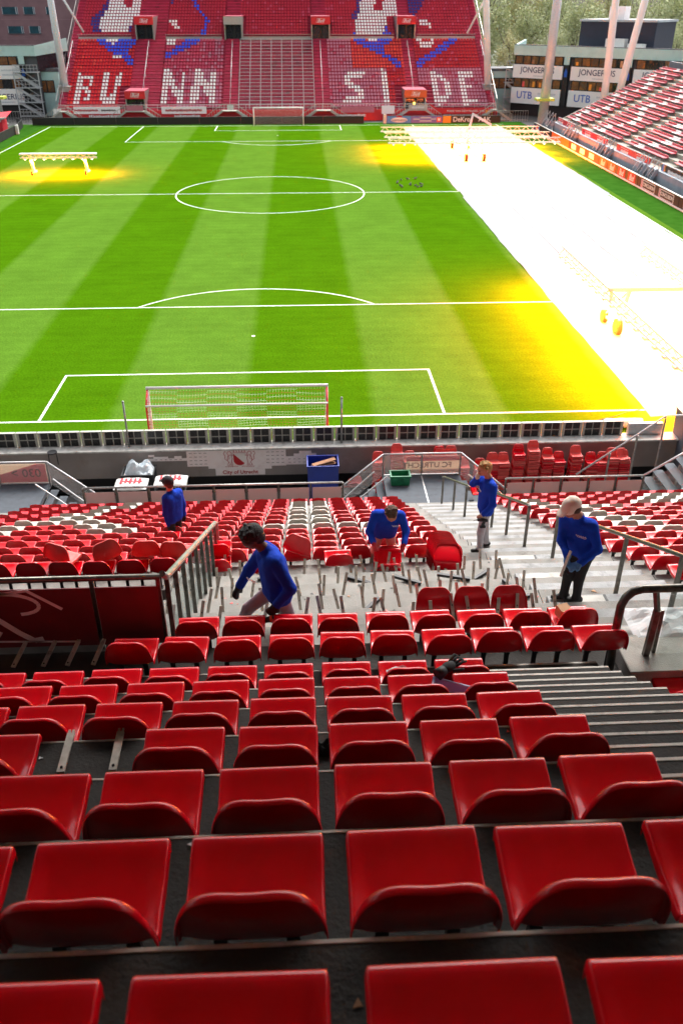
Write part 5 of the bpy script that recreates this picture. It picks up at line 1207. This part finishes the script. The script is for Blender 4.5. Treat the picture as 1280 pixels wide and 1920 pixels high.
marks(far,(-27.0,-.02,.72),4.6,0.595,'text_white',0,5); marks(far,(-14.2,-.02,.72),4.0,0.48999999999999994,'text_white',0,7); marks(far,(28.5,-.02,.72),5.5,0.5599999999999999,'text_white',0,12); marks(far,(11.5,-.02,.72),4.0,0.48999999999999994,'text_white',0,7)
fbanner(-34.6,-33.3,.7,1.9,'white',110.5); fbanner(-7.9,-6.9,1.75,2.4,'white',109.52)
letter('m',1.6,'sign_orange2',far,(32.9,-.35,1.15),bold=.04)

# boards in front of the far stand and along the touchlines
def board(name,label,x0,x1,y,m_,h=1.0,z0=.02,group=None):
    t=thing(name,label,'ad board',((x0+x1)/2,y,0),0,group); w_=(x1-x0)/2
    part(t,'panel',m_,lambda b:b.bbox(-w_,w_,-.06,.06,z0,z0+h,.015)); part(t,'cap','black',lambda b:b.box(-w_,w_,-.07,.07,z0+h+.002,z0+h+.04)); return t
for i in range(8): board('board','plain black board in the row below the far stand','%s'%0 and -37+i*6.25,-37+(i+1)*6.25-.03,106.9,'black',group='plain black boards below the far stand')
t=board('board','blue board with white oval bearing NAPOLEON lettering',16.5,20.2,106.9,'sign_blue'); part(t,'oval','text_white',lambda b:b.prism([(1.25*math.cos(a*.3),-.07,.48+.34*math.sin(a*.3)) for a in range(21)],(0,-.01,0))); letter('NAPOLEON',.42,'text_navy',t,(0,-.09,.42),bold=.008); part(t,'flame','text_red',lambda b:b.prism([(.5*math.cos(a*.3),-.083,.85+.3*math.sin(a*.3)) for a in range(11)],(0,-.01,0)))
t=board('board','purple blue board with white bars and orange square logo',20.25,25.0,106.9,'sign_purple')
for x,z,w_ in ((-1.6,.5,.5),(-.2,.25,.9),(-.2,.7,.8),(1.0,.5,.4)): part(t,'bar','text_grey',lambda b:b.box(x-w_,x+w_,-.075,-.062,z,z+.16))
part(t,'logo_square','sign_orange',lambda b:b.box(1.5,2.2,-.08,-.062,.2,.85)); part(t,'logo_core','text_white',lambda b:b.box(1.68,2.02,-.086,-.081,.35,.7))
t=board('board','dark brown and orange board with white DeKro AAK lettering',25.05,34.0,106.9,'sign_brown'); part(t,'orange_end','sign_orange2',lambda b:b.box(-4.45,-3.2,-.07,-.062,.04,1.0)); letter('DeKro',.95,'text_white',t,(-1.55,-.09,.5),bold=.015); letter('AAK',.95,'text_white',t,(2.0,-.09,.5),bold=.015)
b=MB(); b.bbox(15.9,16.4,106.7,107.0,0,1.3,.03); tag(b.build('bollard_box','galv_light'),'pale grey cabinet between the black and blue far boards','cabinet')
for i,(p,q) in enumerate((((-39.2,106.6),(-37.9,104.6)),((-37.9,104.6),(-36.9,98)),((-36.9,98),(-36.7,90)),((-36.7,90),(-36.5,80)),((-36.5,80),(-36.5,70)))):
    t=thing('board','plain black board in the row along the left touchline','ad board',(p[0],p[1],0),math.atan2(q[1]-p[1],q[0]-p[0]),'plain black boards on the left side'); L=math.hypot(q[0]-p[0],q[1]-p[1]); part(t,'panel','black',lambda b:b.bbox(0,L-.03,-.06,.06,.02,1.05,.015)); part(t,'cap','led_dark',lambda b:b.box(0,L-.03,-.07,.07,1.052,1.09))
b=MB(); b.bbox(-.2,.2,-.2,.2,0,1.2,.03); tag(b.build('white_post_box','white',None,(-36.6,97.2,0)),'short white post box standing before the left boards','post')
def rboard(y0,y1,label,m_):
    t=thing('board',label,'ad board',(37.1,(y0+y1)/2,0)); h=(y1-y0)/2-.015; part(t,'panel',m_,lambda b:b.bbox(-.06,.06,-h,h,.03,1.0,.015)); part(t,'cap','galv',lambda b:b.box(-.10,.10,-h,h,1.002,1.07)); part(t,'kerb','cream_pole',lambda b:b.box(-.22,-.065,-h,h,.0,.10)); return t
t=rboard(94,98,'board with rainbow stripes at the far right corner','black')
for i,mm in enumerate(('sign_blue','s_pinkred','sign_orange2','sign_purple')): part(t,'stripe',mm,lambda b:b.box(-.075,-.062,-1.2+i*.6,-.65+i*.6,.2,.9))
rboard(88,93.95,'plain black board beside the rainbow striped one','black'); rboard(79.7,87.95,'plain orange board before the light blue stand wall','sign_orange')
t=rboard(67.3,79.65,'dark brown board with three white label boxes','sign_brown')
for y in (4.0,.3,-3.4): part(t,'label_box','text_white',lambda b:b.box(-.08,-.062,y-.95,y+.95,.28,.85)); part(t,'underline','card',lambda b:b.box(-.08,-.062,y-.8,y+.8,.12,.2))
t=rboard(54.4,67.25,'dark board with four orange red squares bearing white script','sign_brown')
for i,y in enumerate((4.9,1.7,-1.5,-4.7)):
    part(t,'square','sign_orange' if i<2 else 'sign_red',lambda b:b.box(-.08,-.062,y-1.1,y+1.1,.06,.97)); letter('Bud',.85,'text_white',t,(-.09,y,.5),-math.pi/2,shear=.3,bold=.02)
t=rboard(43.6,54.35,'black board with two framed CONCLUSION logos','black')
for y in (2.6,-2.2):
    part(t,'logo_frame','text_white',lambda b:b.box(-.08,-.062,y-2.0,y+1.7,.14,.9)); part(t,'logo_field','black',lambda b:b.box(-.09,-.081,y-1.9,y+1.2,.2,.84)); part(t,'logo_stripe','s_pink',lambda b:b.box(-.09,-.081,y+1.3,y+1.6,.14,.9)); letter('CONCLUSION',.46,'text_white',t,(-.1,y-.35,.52),-math.pi/2,bold=.01)
t=rboard(31,43.55,'black board with white round logo near frame edge','black'); part(t,'logo_ring','text_white',lambda b:b.tube([(-.08,4.6+.45*math.cos(a*.35),.5+.4*math.sin(a*.35)) for a in range(18)],.05,5,closed=True))

# ------------------------------------------------------------------ right stand
rst=thing('side_grandstand','low side grandstand with faded pink and white seat rows','grandstand',(38.8,60,0))
def rpart(name,m_,fn):
    b=MB(); fn(b); b.v=[(x-38.8,y-60,z) for x,y,z in b.v]; return b.build(name,m_,rst)
RX=lambda i:40.5+.8*i
RZ=lambda i:2.25+.40*i
def rsaw(b):
    for i in range(-1,17):
        x0,x1,z,zl=RX(i)-.3,RX(i)+.5,RZ(i)-.40,RZ(i-1)-.40
        b.add([(x0,95.0,zl),(x0,5,zl),(x0,5,z),(x0,95.0,z),(x1,5,z),(x1,95.0,z)],[(0,1,2,3),(3,2,4,5)])
rpart('terrace','r_conc',rsaw)
rpart('end_wall','r_conc',lambda b:b.prism([(39.4,95.0,0),(54,95.0,0),(54,95.0,8.4),(39.4,95.0,1.45)],(0,.25,0)))
rpart('front_wall','r_wall',lambda b:b.box(39.0,39.4,5,95,0,1.45))
rpart('rear_wall','grey_blue',lambda b:b.box(54.2,54.6,5,95,0,9))
blocks=[(85.4,94.3),(71.4,82.6),(57.2,68.8),(43.0,54.8),(29,40.6),(15,26.6)]
items=[]; idx=[]
tv=[];tf=[]; sv=tv; sf=tf
fbox(-.06,.46,-.24,.24,-.06,.0); fbox(.42,.48,-.23,.23,0,.20)
bv,bf=np.array(tv),np.array(tf)
for bi,(y0,y1) in enumerate(blocks):
    n=int((y1-y0)/.5)
    for i in range(0,16):
        ph=rr.randint(3,n-4) if rr.random()<.85 else -9; wd=rr.choice([1,1,1.5,2,2]); ph2=rr.randint(1,n-2)
        for c in range(n):
            q=1 if (abs(c-(n*.5+4*math.sin(i*1.1+bi)))<wd) or (c==ph2 and rr.random()<.2) else 0
            items.append((RX(i)-38.8+rr.uniform(-.01,.01),y0+.25+c*.5-60,RZ(i)+rr.uniform(-.012,.012))); idx.append(2 if q else (0 if rr.random()<.8 else 1))
    for i in range(0,16): rpart('under_seat_shadow','roof_grey',lambda b:b.bar((RX(i)+.24,y0,RZ(i)-.12),(RX(i)+.24,y1,RZ(i)-.12),.06,.08))  # dark bar added as the shadow line under each seat row
o=stuff_seats('seats',items,['bench_red','bench_red2','bench_white'],idx,rst,bv,bf); o['kind']='stuff'
for bi,(y0,y1) in enumerate(blocks[:5]):
    ya,yb=y0+.9,y1
    m_='sign_red' if bi<3 else 'black'
    pn=rpart('barrier_banner',m_,lambda b:b.box(39.42,39.5,ya,yb,1.15,2.05)); rpart('barrier_rail','galv_light',lambda b:b.bar((39.5,ya-.2,2.1),(39.5,yb+.2,2.1),.06,.06))
    yc=(ya+yb)/2-60
    if bi==3:
        marks(rst,(39.4-38.8,yc+1.5,1.6),4.2,.42,'text_white',-math.pi/2,5)
        for q,mm in enumerate(('sign_blue','s_pink','sign_orange2')): rpart('banner_stripe',mm,lambda b:b.box(39.40,39.415,yb-.2-.3*q-.28,yb-.2-.3*q,1.15,2.05))
    elif bi<3:
        for dy in (2.6,-2.6): rpart('banner_print','text_white',lambda b:[b.box(39.405,39.415,60+yc+dy-1.3,60+yc+dy+1.3,z,z+.04) for z in (1.27,1.88)]); marks(rst,(39.41-38.8,yc+dy,1.58),2.4,.36,'text_white',-math.pi/2,bi*3+int(dy))
for gy in (95.9,84.0,70.1,56.0,41.8):            # stair flights up to the aisles
    for dy in (-.9,2.2):
        for e in (-.7,.62): rpart('stair_stringer','r_wall',lambda b:b.prism([(37.9,gy+dy+e,0),(38.2,gy+dy+e,0),(39.0,gy+dy+e,1.25),(39.0,gy+dy+e,1.6),(38.75,gy+dy+e,1.6)],(0,.08,0)))
        for i in range(7): rpart('stair_tread','roof_grey',lambda b:b.box(38.0+.13*i,38.3+.13*i,gy+dy-.6,gy+dy+.6,.15+.2*i,.19+.2*i))
        for e in (-.7,.66): rpart('stair_rail','galv_light',lambda b:(b.bar((38.0,gy+dy+e,1.0),(39.0,gy+dy+e,2.6),.06,.06),b.bar((38.0,gy+dy+e,.1),(38.0,gy+dy+e,1.0),.06,.06),b.bar((39.0,gy+dy+e,1.4),(39.0,gy+dy+e,2.6),.06,.06)))

# ------------------------------------------------------------------ masts and roof columns
def column(name,label,p,q,r1,r2,m_,band=None,group=None):
    t=thing(name,label,'column',p,0,group); p=Vector(p); q=Vector(q)
    part(t,'shaft',m_,lambda b:b.tube([(0,0,0),(q-p)*.5,(q-p)],[r1,(r1+r2)/2,r2],20)); part(t,'base_plate','concrete',lambda b:b.cyl((0,0,.06),r1*1.5,.16,20))
    if band: part(t,'band',band,lambda b:b.box(-r1*1.8,r1*1.8,-r1*1.3,r1*1.3,3.5,3.85))
    return t
mat('lime','b5c24a',rough=.6)
column('roof_column','white roof column rising beside the lettered stand end by brick building',(-33.75,116.9,4.4),(-34.15,116.9,24),.55,.45,'nav_paint')
column('roof_column','white roof column rising beside the stand end near the trees',(33.6,116.5,4.2),(31.4,116.5,24),.55,.45,'cream_pole')
for s in (-1,1): part(bpy.data.objects['roof_column' if s<0 else 'roof_column.001'],'brace','nav_paint' if s<0 else 'cream_pole',lambda b:b.tube([(s*.4,0,13.5),(s*-3.2,2,8.0)] if False else [(s*-.2,.5,14.5),(s*-3.4,3,7.5)],.16,8))
for s in (-1,1):
    t=thing('podium','concrete plinth under a white roof column','plinth',(s*33.7,116.7,.9),0,'plinths under the roof columns'); part(t,'block','concrete',lambda b:b.bbox(-.9,.9,-.9,.9,0,3.6,.05)); part(t,'cap','concrete_worn',lambda b:b.box(-1,1,-1,1,3.602,3.68))
column('light_mast','tall grey steel mast with lime green band at the pitch corner',(39.2,102,0),(39.9,103,24),.72,.55,'galv_light','lime')
column('light_mast','grey steel mast base at the corner beside the red canopy',(-42.2,108.6,0),(-43.6,109.5,24),.72,.6,'galv_light','lime')
column('roof_column','cream coloured upright column of the pair beside the side stand',(46.2,95.9,0),(46.0,97.3,24),.52,.46,'cream_pole'); column('roof_column','cream coloured slanted column of the pair beside the side stand',(47.6,96.6,0),(46.2,88.0,24) if False else (51.5,97.6,24),.52,.46,'cream_pole')

# ------------------------------------------------------------------ buildings in the corners
def window_row(root,x0,x1,z0,z1,n,y,warm,seed):
    r=random.Random(seed); s=(x1-x0)/n
    part(root,'window_band','window',lambda b:b.box(x0,x1,y+.06,y+.12,z0,z1))
    for i in range(n):
        w_=part(root,'window','window_warm' if r.random()<warm else 'window',lambda b:b.box(x0+i*s+.1,x0+(i+1)*s-.1,y+.01,y+.055,z0+.12,z1-.12))
        if r.random()<.5:
            xx=x0+i*s+r.uniform(.2,s*.5); part(w_,'interior',r.choice(['card','sign_orange2','red_faded','wood']),lambda b:b.box(xx,xx+s*.3,y+.002,y+.009,z0+.15,z0+.2+(z1-z0)*r.uniform(.3,.7)))
        part(w_,'frame','black',lambda b:b.box(x0+i*s-.02,x0+i*s+.06,y-.02,y+.05,z0,z1))
def fire_escape(root,x0,x1,y,levels):
    for z in levels:
        part(root,'escape_platform','galv_light',lambda b:b.box(x0,x1,y-1.5,y-.1,z,z+.12))
        part(root,'escape_railing','galv_light',lambda b:(b.bar((x0,y-1.5,z+1.1),(x1,y-1.5,z+1.1),.07,.07),b.bar((x0,y-1.5,z+.6),(x1,y-1.5,z+.6),.05,.05),[b.bar((x0+(x1-x0)*i/7,y-1.5,z),(x0+(x1-x0)*i/7,y-1.5,z+1.1),.05,.05) for i in range(8)]))
    for a,c in zip(levels[:-1],levels[1:]):
        part(root,'escape_flight','galv_light',lambda b:(b.bar((x0+.3,y-1.3,c),(x1-.3,y-1.3,a),.1,.35),b.bar((x0+.3,y-.5,c),(x1-.3,y-.5,a),.1,.35),b.bar((x0+.3,y-1.3,c+1),(x1-.3,y-1.3,a+1),.07,.07)))
    for x in (x0,x1): part(root,'escape_post','galv_light',lambda b:b.bar((x,y-1.5,0),(x,y-1.5,levels[-1]),.14,.14))
def office(root,L,signs,warm,seed):
    part(root,'ground_floor','black',lambda b:b.box(0,L,.4,.8,0,1.8)); part(root,'parapet','teal_wall',lambda b:b.box(0,L,-.05,.6,8.7,10.1)); part(root,'core','roof_grey',lambda b:b.box(0,L,.6,15,0,8.7)); part(root,'roof','roof_light',lambda b:b.box(0,L,.6,15,9.3,9.45)); part(root,'roof_edge','roof_grey',lambda b:b.box(-.05,L,-.07,.62,10.103,10.2))
    n=int(L/10)
    for i in range(n):
        x0,x1=i*10+.4,i*10+8.6
        window_row(root,x0,x1,7.4,8.7,6,0,warm,seed+i); window_row(root,x0,x1,4.1,5.5,6,0,warm,seed+i+9)
        part(root,'sign_band','text_white',lambda b:b.box(x0-.2,x1+.2,-.2,.0,5.5,7.4)); part(root,'sign_band','text_white',lambda b:b.box(x0-.2,x1+.2,-.2,.0,1.8,4.1))
        for (txt,sz,mm,dx,z) in signs:
            if txt: letter(txt,sz,mm,root,((x0+x1)/2+dx,-.22,z),bold=.01)
            else: marks(root,((x0+x1)/2+dx,-.22,z),sz*5,sz*.45,mm,0,int(z*10))
        part(root,'pier','black',lambda b:b.box(x1+.25,x1+1.1,.05,.4,1.8,8.7)); part(root,'pier_panel','teal_wall',lambda b:b.box(x1+.2,x1+1.2,-.12,.0,5.6,6.9) if False else b.box(x1+.25,x1+1.15,-.10,.0,7.6,8.69))
        part(root,'crest','text_blue',lambda b:b.prism([(x1+.45,-.02,5.9),(x1+.95,-.02,5.9),(x1+.95,-.02,6.6),(x1+.7,-.02,7.1),(x1+.45,-.02,6.5)],(0,-.05,0)))
SG=[('JONGERIUS',1.15,'text_navy',0,6.65),(None,.5,'text_grey',.6,5.85),('UTB',1.5,'text_blue',-1.9,3.0),(None,.62,'text_grey',2.0,3.35),(None,.62,'text_grey',2.0,2.6)]
rb=thing('office_building','teal panelled office building with JONGERIUS and UTB sign bands beyond the mast','building',(37.7,118,0),math.atan2(-15,17.3))
office(rb,42,SG,.7,3)
part(rb,'penthouse','dark_blue',lambda b:b.box(9,21,4,12,9.45,13.4)); part(rb,'penthouse_roof','roof_light',lambda b:b.box(8.8,21.2,3.8,12.2,13.4,13.7)); part(rb,'vent','banner_pale',lambda b:b.box(12.5,15,6,8,13.7,15.4)); part(rb,'air_unit','white',lambda b:(b.box(14,17,2.5,3.9,9.45,11.2),b.box(17.5,20,2.5,3.6,9.45,10.6)))
part(rb,'side_wing','teal_wall',lambda b:b.prism([(0,.0,8.7),(-2.5,8,8.7),(-2.5,8,10.6),(0,.0,10.1)],(.3,.1,0))); part(rb,'wing_dark','window',lambda b:b.prism([(.1,.3,6.5),(-2.3,8.2,6.5),(-2.3,8.2,8.8),(.1,.3,8.8)],(.3,.1,0)))
lw=thing('low_wing','low teal wing with lit windows between far stand and office building','building',(35.4,121,0))
part(lw,'wall','teal_wall',lambda b:b.box(-1,4.5,0,5,0,6.2)); part(lw,'roof','roof_grey',lambda b:b.box(-1.1,4.6,-.1,5,6.203,6.6)); window_row(lw,-.5,3.6,3.6,5.2,3,-.12,1,5)
fire_escape(lw,1.6,5.2,-.2,[.1,2.3,4.5,6.7])
lb=thing('office_building','teal panelled office building with JONGERIUS and UTB sign bands below the brick block','building',(-49.5,118,0)); office(lb,12.5 if False else 11.6,[('JONGERIUS',1.15,'text_navy',1.6,2.95),(None,.5,'text_grey',1.6,2.2),('UTB',1.5,'text_blue',-.5,6.4),(None,.6,'text_grey',3.0,6.75),(None,.6,'text_grey',3.0,6.1)],.75,17)
part(lb,'side_parapet','teal_wall',lambda b:b.prism([(11.6,0,8.7),(15.6,5,9.2),(15.6,5,11),(11.6,0,10.1)],(-.1,.3,0))); part(lb,'side_dark','window',lambda b:b.prism([(11.7,.3,6.6),(15.4,5.2,7.0),(15.4,5.2,9.2),(11.7,.3,8.8)],(-.1,.3,0)))
lw=thing('low_wing','low teal wing with lit windows and grey fire escape beside the far stand','building',(-38.2,119.5,0))
part(lw,'wall','teal_wall',lambda b:b.box(-1,3,0,6,0,6.4)); part(lw,'roof','roof_grey',lambda b:b.box(-1.1,3.1,-.1,6,6.403,6.9)); window_row(lw,-.2,2.2,3.4,5.2,2,-.12,1,8)
fire_escape(lw,-3.4,.4,-.6,[.1,2.1,4.2,6.4])
br=thing('brick_building','purple brown brick office block with teal tinted windows behind the far corner','building',(-58,150,0))
part(br,'wall','brick_wall',lambda b:b.box(-12,24,0,20,0,26)); part(br,'roof','roof_grey',lambda b:b.box(-12.2,24.2,-.2,20,26.003,26.4))
for z in (14.0,10.6 if False else 10.9):
    for x0,w_ in ((7.0,2.7),(10.9,1.9),(15.0,1.0),(1.5,2.6),(-3,2)):
        x0+= (.5 if z<12 else 0); o=part(br,'window','window_teal',lambda b:b.box(x0,x0+w_,-.06,.05,z,z+1.15)); part(o,'frame','text_grey',lambda b:(b.box(x0-.08,x0-.001,-.1,.05,z,z+1.15),b.box(x0+w_+.001,x0+w_+.08,-.1,.05,z,z+1.15),b.box(x0+w_*.88,x0+w_*.93,-.09,-.061,z,z+1.15))); part(o,'sill','roof_grey',lambda b:b.box(x0-.1,x0+w_+.1,-.14,-.005,z-.12,z-.003))
for z in (9.9,13.1,16.2): part(br,'course','brick_band',lambda b:b.box(-12.02,24.02,-.03,-.002,z,z+.10))
t=thing('dugout_canopy','small red and white canopy beside the left boards','canopy',(-40.2,98.6,0)); part(t,'roof','flag_red',lambda b:b.prism([(-3,-1.5,1.6),(2.4,-1.5,2.1),(2.4,1.5,2.6),(-3,1.5,2.1)],(0,0,.08))); part(t,'trim','white',lambda b:b.bar((-3,-1.55,1.66),(2.4,-1.55,2.16),.08,.14)); part(t,'front','flag_red',lambda b:b.box(-2.6,1.6,-1.2,-1.1,0,1.55)); part(t,'side','flag_red',lambda b:b.box(1.5,1.6,-1.09,1.2,0,1.75))
for i in range(2):
    t=thing('gate_fence','grey steel bar fence in the corner beside the far stand','fence',((-39.5,111,0),(35.6,108.5,0))[i],0,'corner bar fences'); part(t,'top_bar','galv',lambda b:b.bar((-3,0,1.5),(3,0,1.5),.07,.07)); part(t,'low_bar','galv',lambda b:b.bar((-3,0,.2),(3,0,.2),.06,.06))
    for q in range(16): part(t,'upright','galv',lambda b:b.bar((-3+.4*q,0,.0),(-3+.4*q,0,1.5),.045,.045))

# ------------------------------------------------------------------ trees beyond the far right corner
def leaf_crown(seed,n,rx,rz,mats):
    r=np.random.default_rng(seed); cl=r.normal(size=(26,3)); cl/=np.linalg.norm(cl,axis=1)[:,None]; cl*=r.uniform(.35,.95,(26,1)); cl*=np.array([rx,rx,rz])
    c=cl[r.integers(0,26,n)]+r.normal(size=(n,3))*np.array([rx,rx,rz])*.16; s=r.uniform(.10,.24,n)
    a=r.normal(size=(n,3)); a/=np.linalg.norm(a,axis=1)[:,None]; b=np.cross(a,r.normal(size=(n,3))); b/=np.linalg.norm(b,axis=1)[:,None]; b[:,2]-=.3
    v=np.stack([c-a*s[:,None],c+b*s[:,None]*.7,c+a*s[:,None],c-b*s[:,None]*.7],1).reshape(-1,3); f=np.arange(4*n).reshape(n,4)
    me=bpy.data.meshes.new('crown'); me.from_pydata(v.tolist(),[],f.tolist()); me.update()
    for x in mats: me.materials.append(MATS[x])
    me.polygons.foreach_set('material_index',r.integers(0,len(mats),n).astype(np.int32)); return me
CROWNS=[leaf_crown(1,5200,4.2,7.0,['leaf_a','leaf_b']),leaf_crown(2,5200,4.6,6.2,['leaf_b','leaf_a']),leaf_crown(3,4800,3.8,6.6,['leaf_c','leaf_a'])]
def trunk_mesh(seed):
    r=random.Random(seed); b=MB(); b.tube([(0,0,0),(.1,.05,3),(-.05,.1,7),(.05,0,12)],[.38,.3,.2,.06],8)
    for i in range(16):
        z=r.uniform(3,11); a=r.uniform(0,6.28); L=r.uniform(2,4.2); b.tube([(0,0,z),(math.cos(a)*L*.5,math.sin(a)*L*.5,z+L*.45),(math.cos(a)*L*.8,math.sin(a)*L*.8,z+L*1.0),(math.cos(a)*L*.9,math.sin(a)*L*.9,z+L*1.5)],[.11,.075,.045,.02],5)
    return b.mesh('trunk','bark')
TRUNKS=[trunk_mesh(i) for i in range(3)]
rt=random.Random(5)
tn=0
for row,(Y,z,xs) in enumerate(((150,.9,range(38,110,7)),(172,1.15,range(36,120,8)),(200,1.4,range(40,140,9)))):
    for x in xs:
        k=rt.choice([0,1,0,1,2]); s=z*rt.uniform(.85,1.12)
        t=thing('tree',['olive green loose crowned tree beyond the teal office roof','mid green broad crowned tree beyond the teal office roof','yellowing autumn tree beyond the teal office roof'][k],'tree',(x+rt.uniform(-2,2),Y+rt.uniform(-4,4),0),rt.uniform(0,6.28),['olive trees beyond the office','green trees beyond the office','yellowing trees beyond the office'][k])
        t.scale=(s,s,s); link('trunk',TRUNKS[k],t); c=link('crown',CROWNS[k],t,(0,0,8.6)); tn+=1
# pigeons on the grass
for i in range(13):
    x,y=14.2+rt.gauss(0,.55)*1.6,56.6+rt.gauss(0,1.6); t=thing('pigeon','small dark pigeon standing on the striped grass','pigeon',(x,y,.0),rt.uniform(0,6.28),'pigeons on the pitch')
    part(t,'body','pigeon',lambda b:(b.ball((0,0,.13),.10,8,0,(1.5,.8,.8)),b.ball((.13,0,.23),.045,6),b.bar((-.12,0,.13),(-.28,0,.10),.09,.02),b.bar((.17,0,.23),(.2,0,.222),.015,.015))); part(t,'leg','lips',lambda b:b.tube([(.01,.03,0),(.01,.03,.07)],.009,4)); part(t,'leg','lips',lambda b:b.tube([(.01,-.03,0),(.01,-.03,.07)],.009,4))
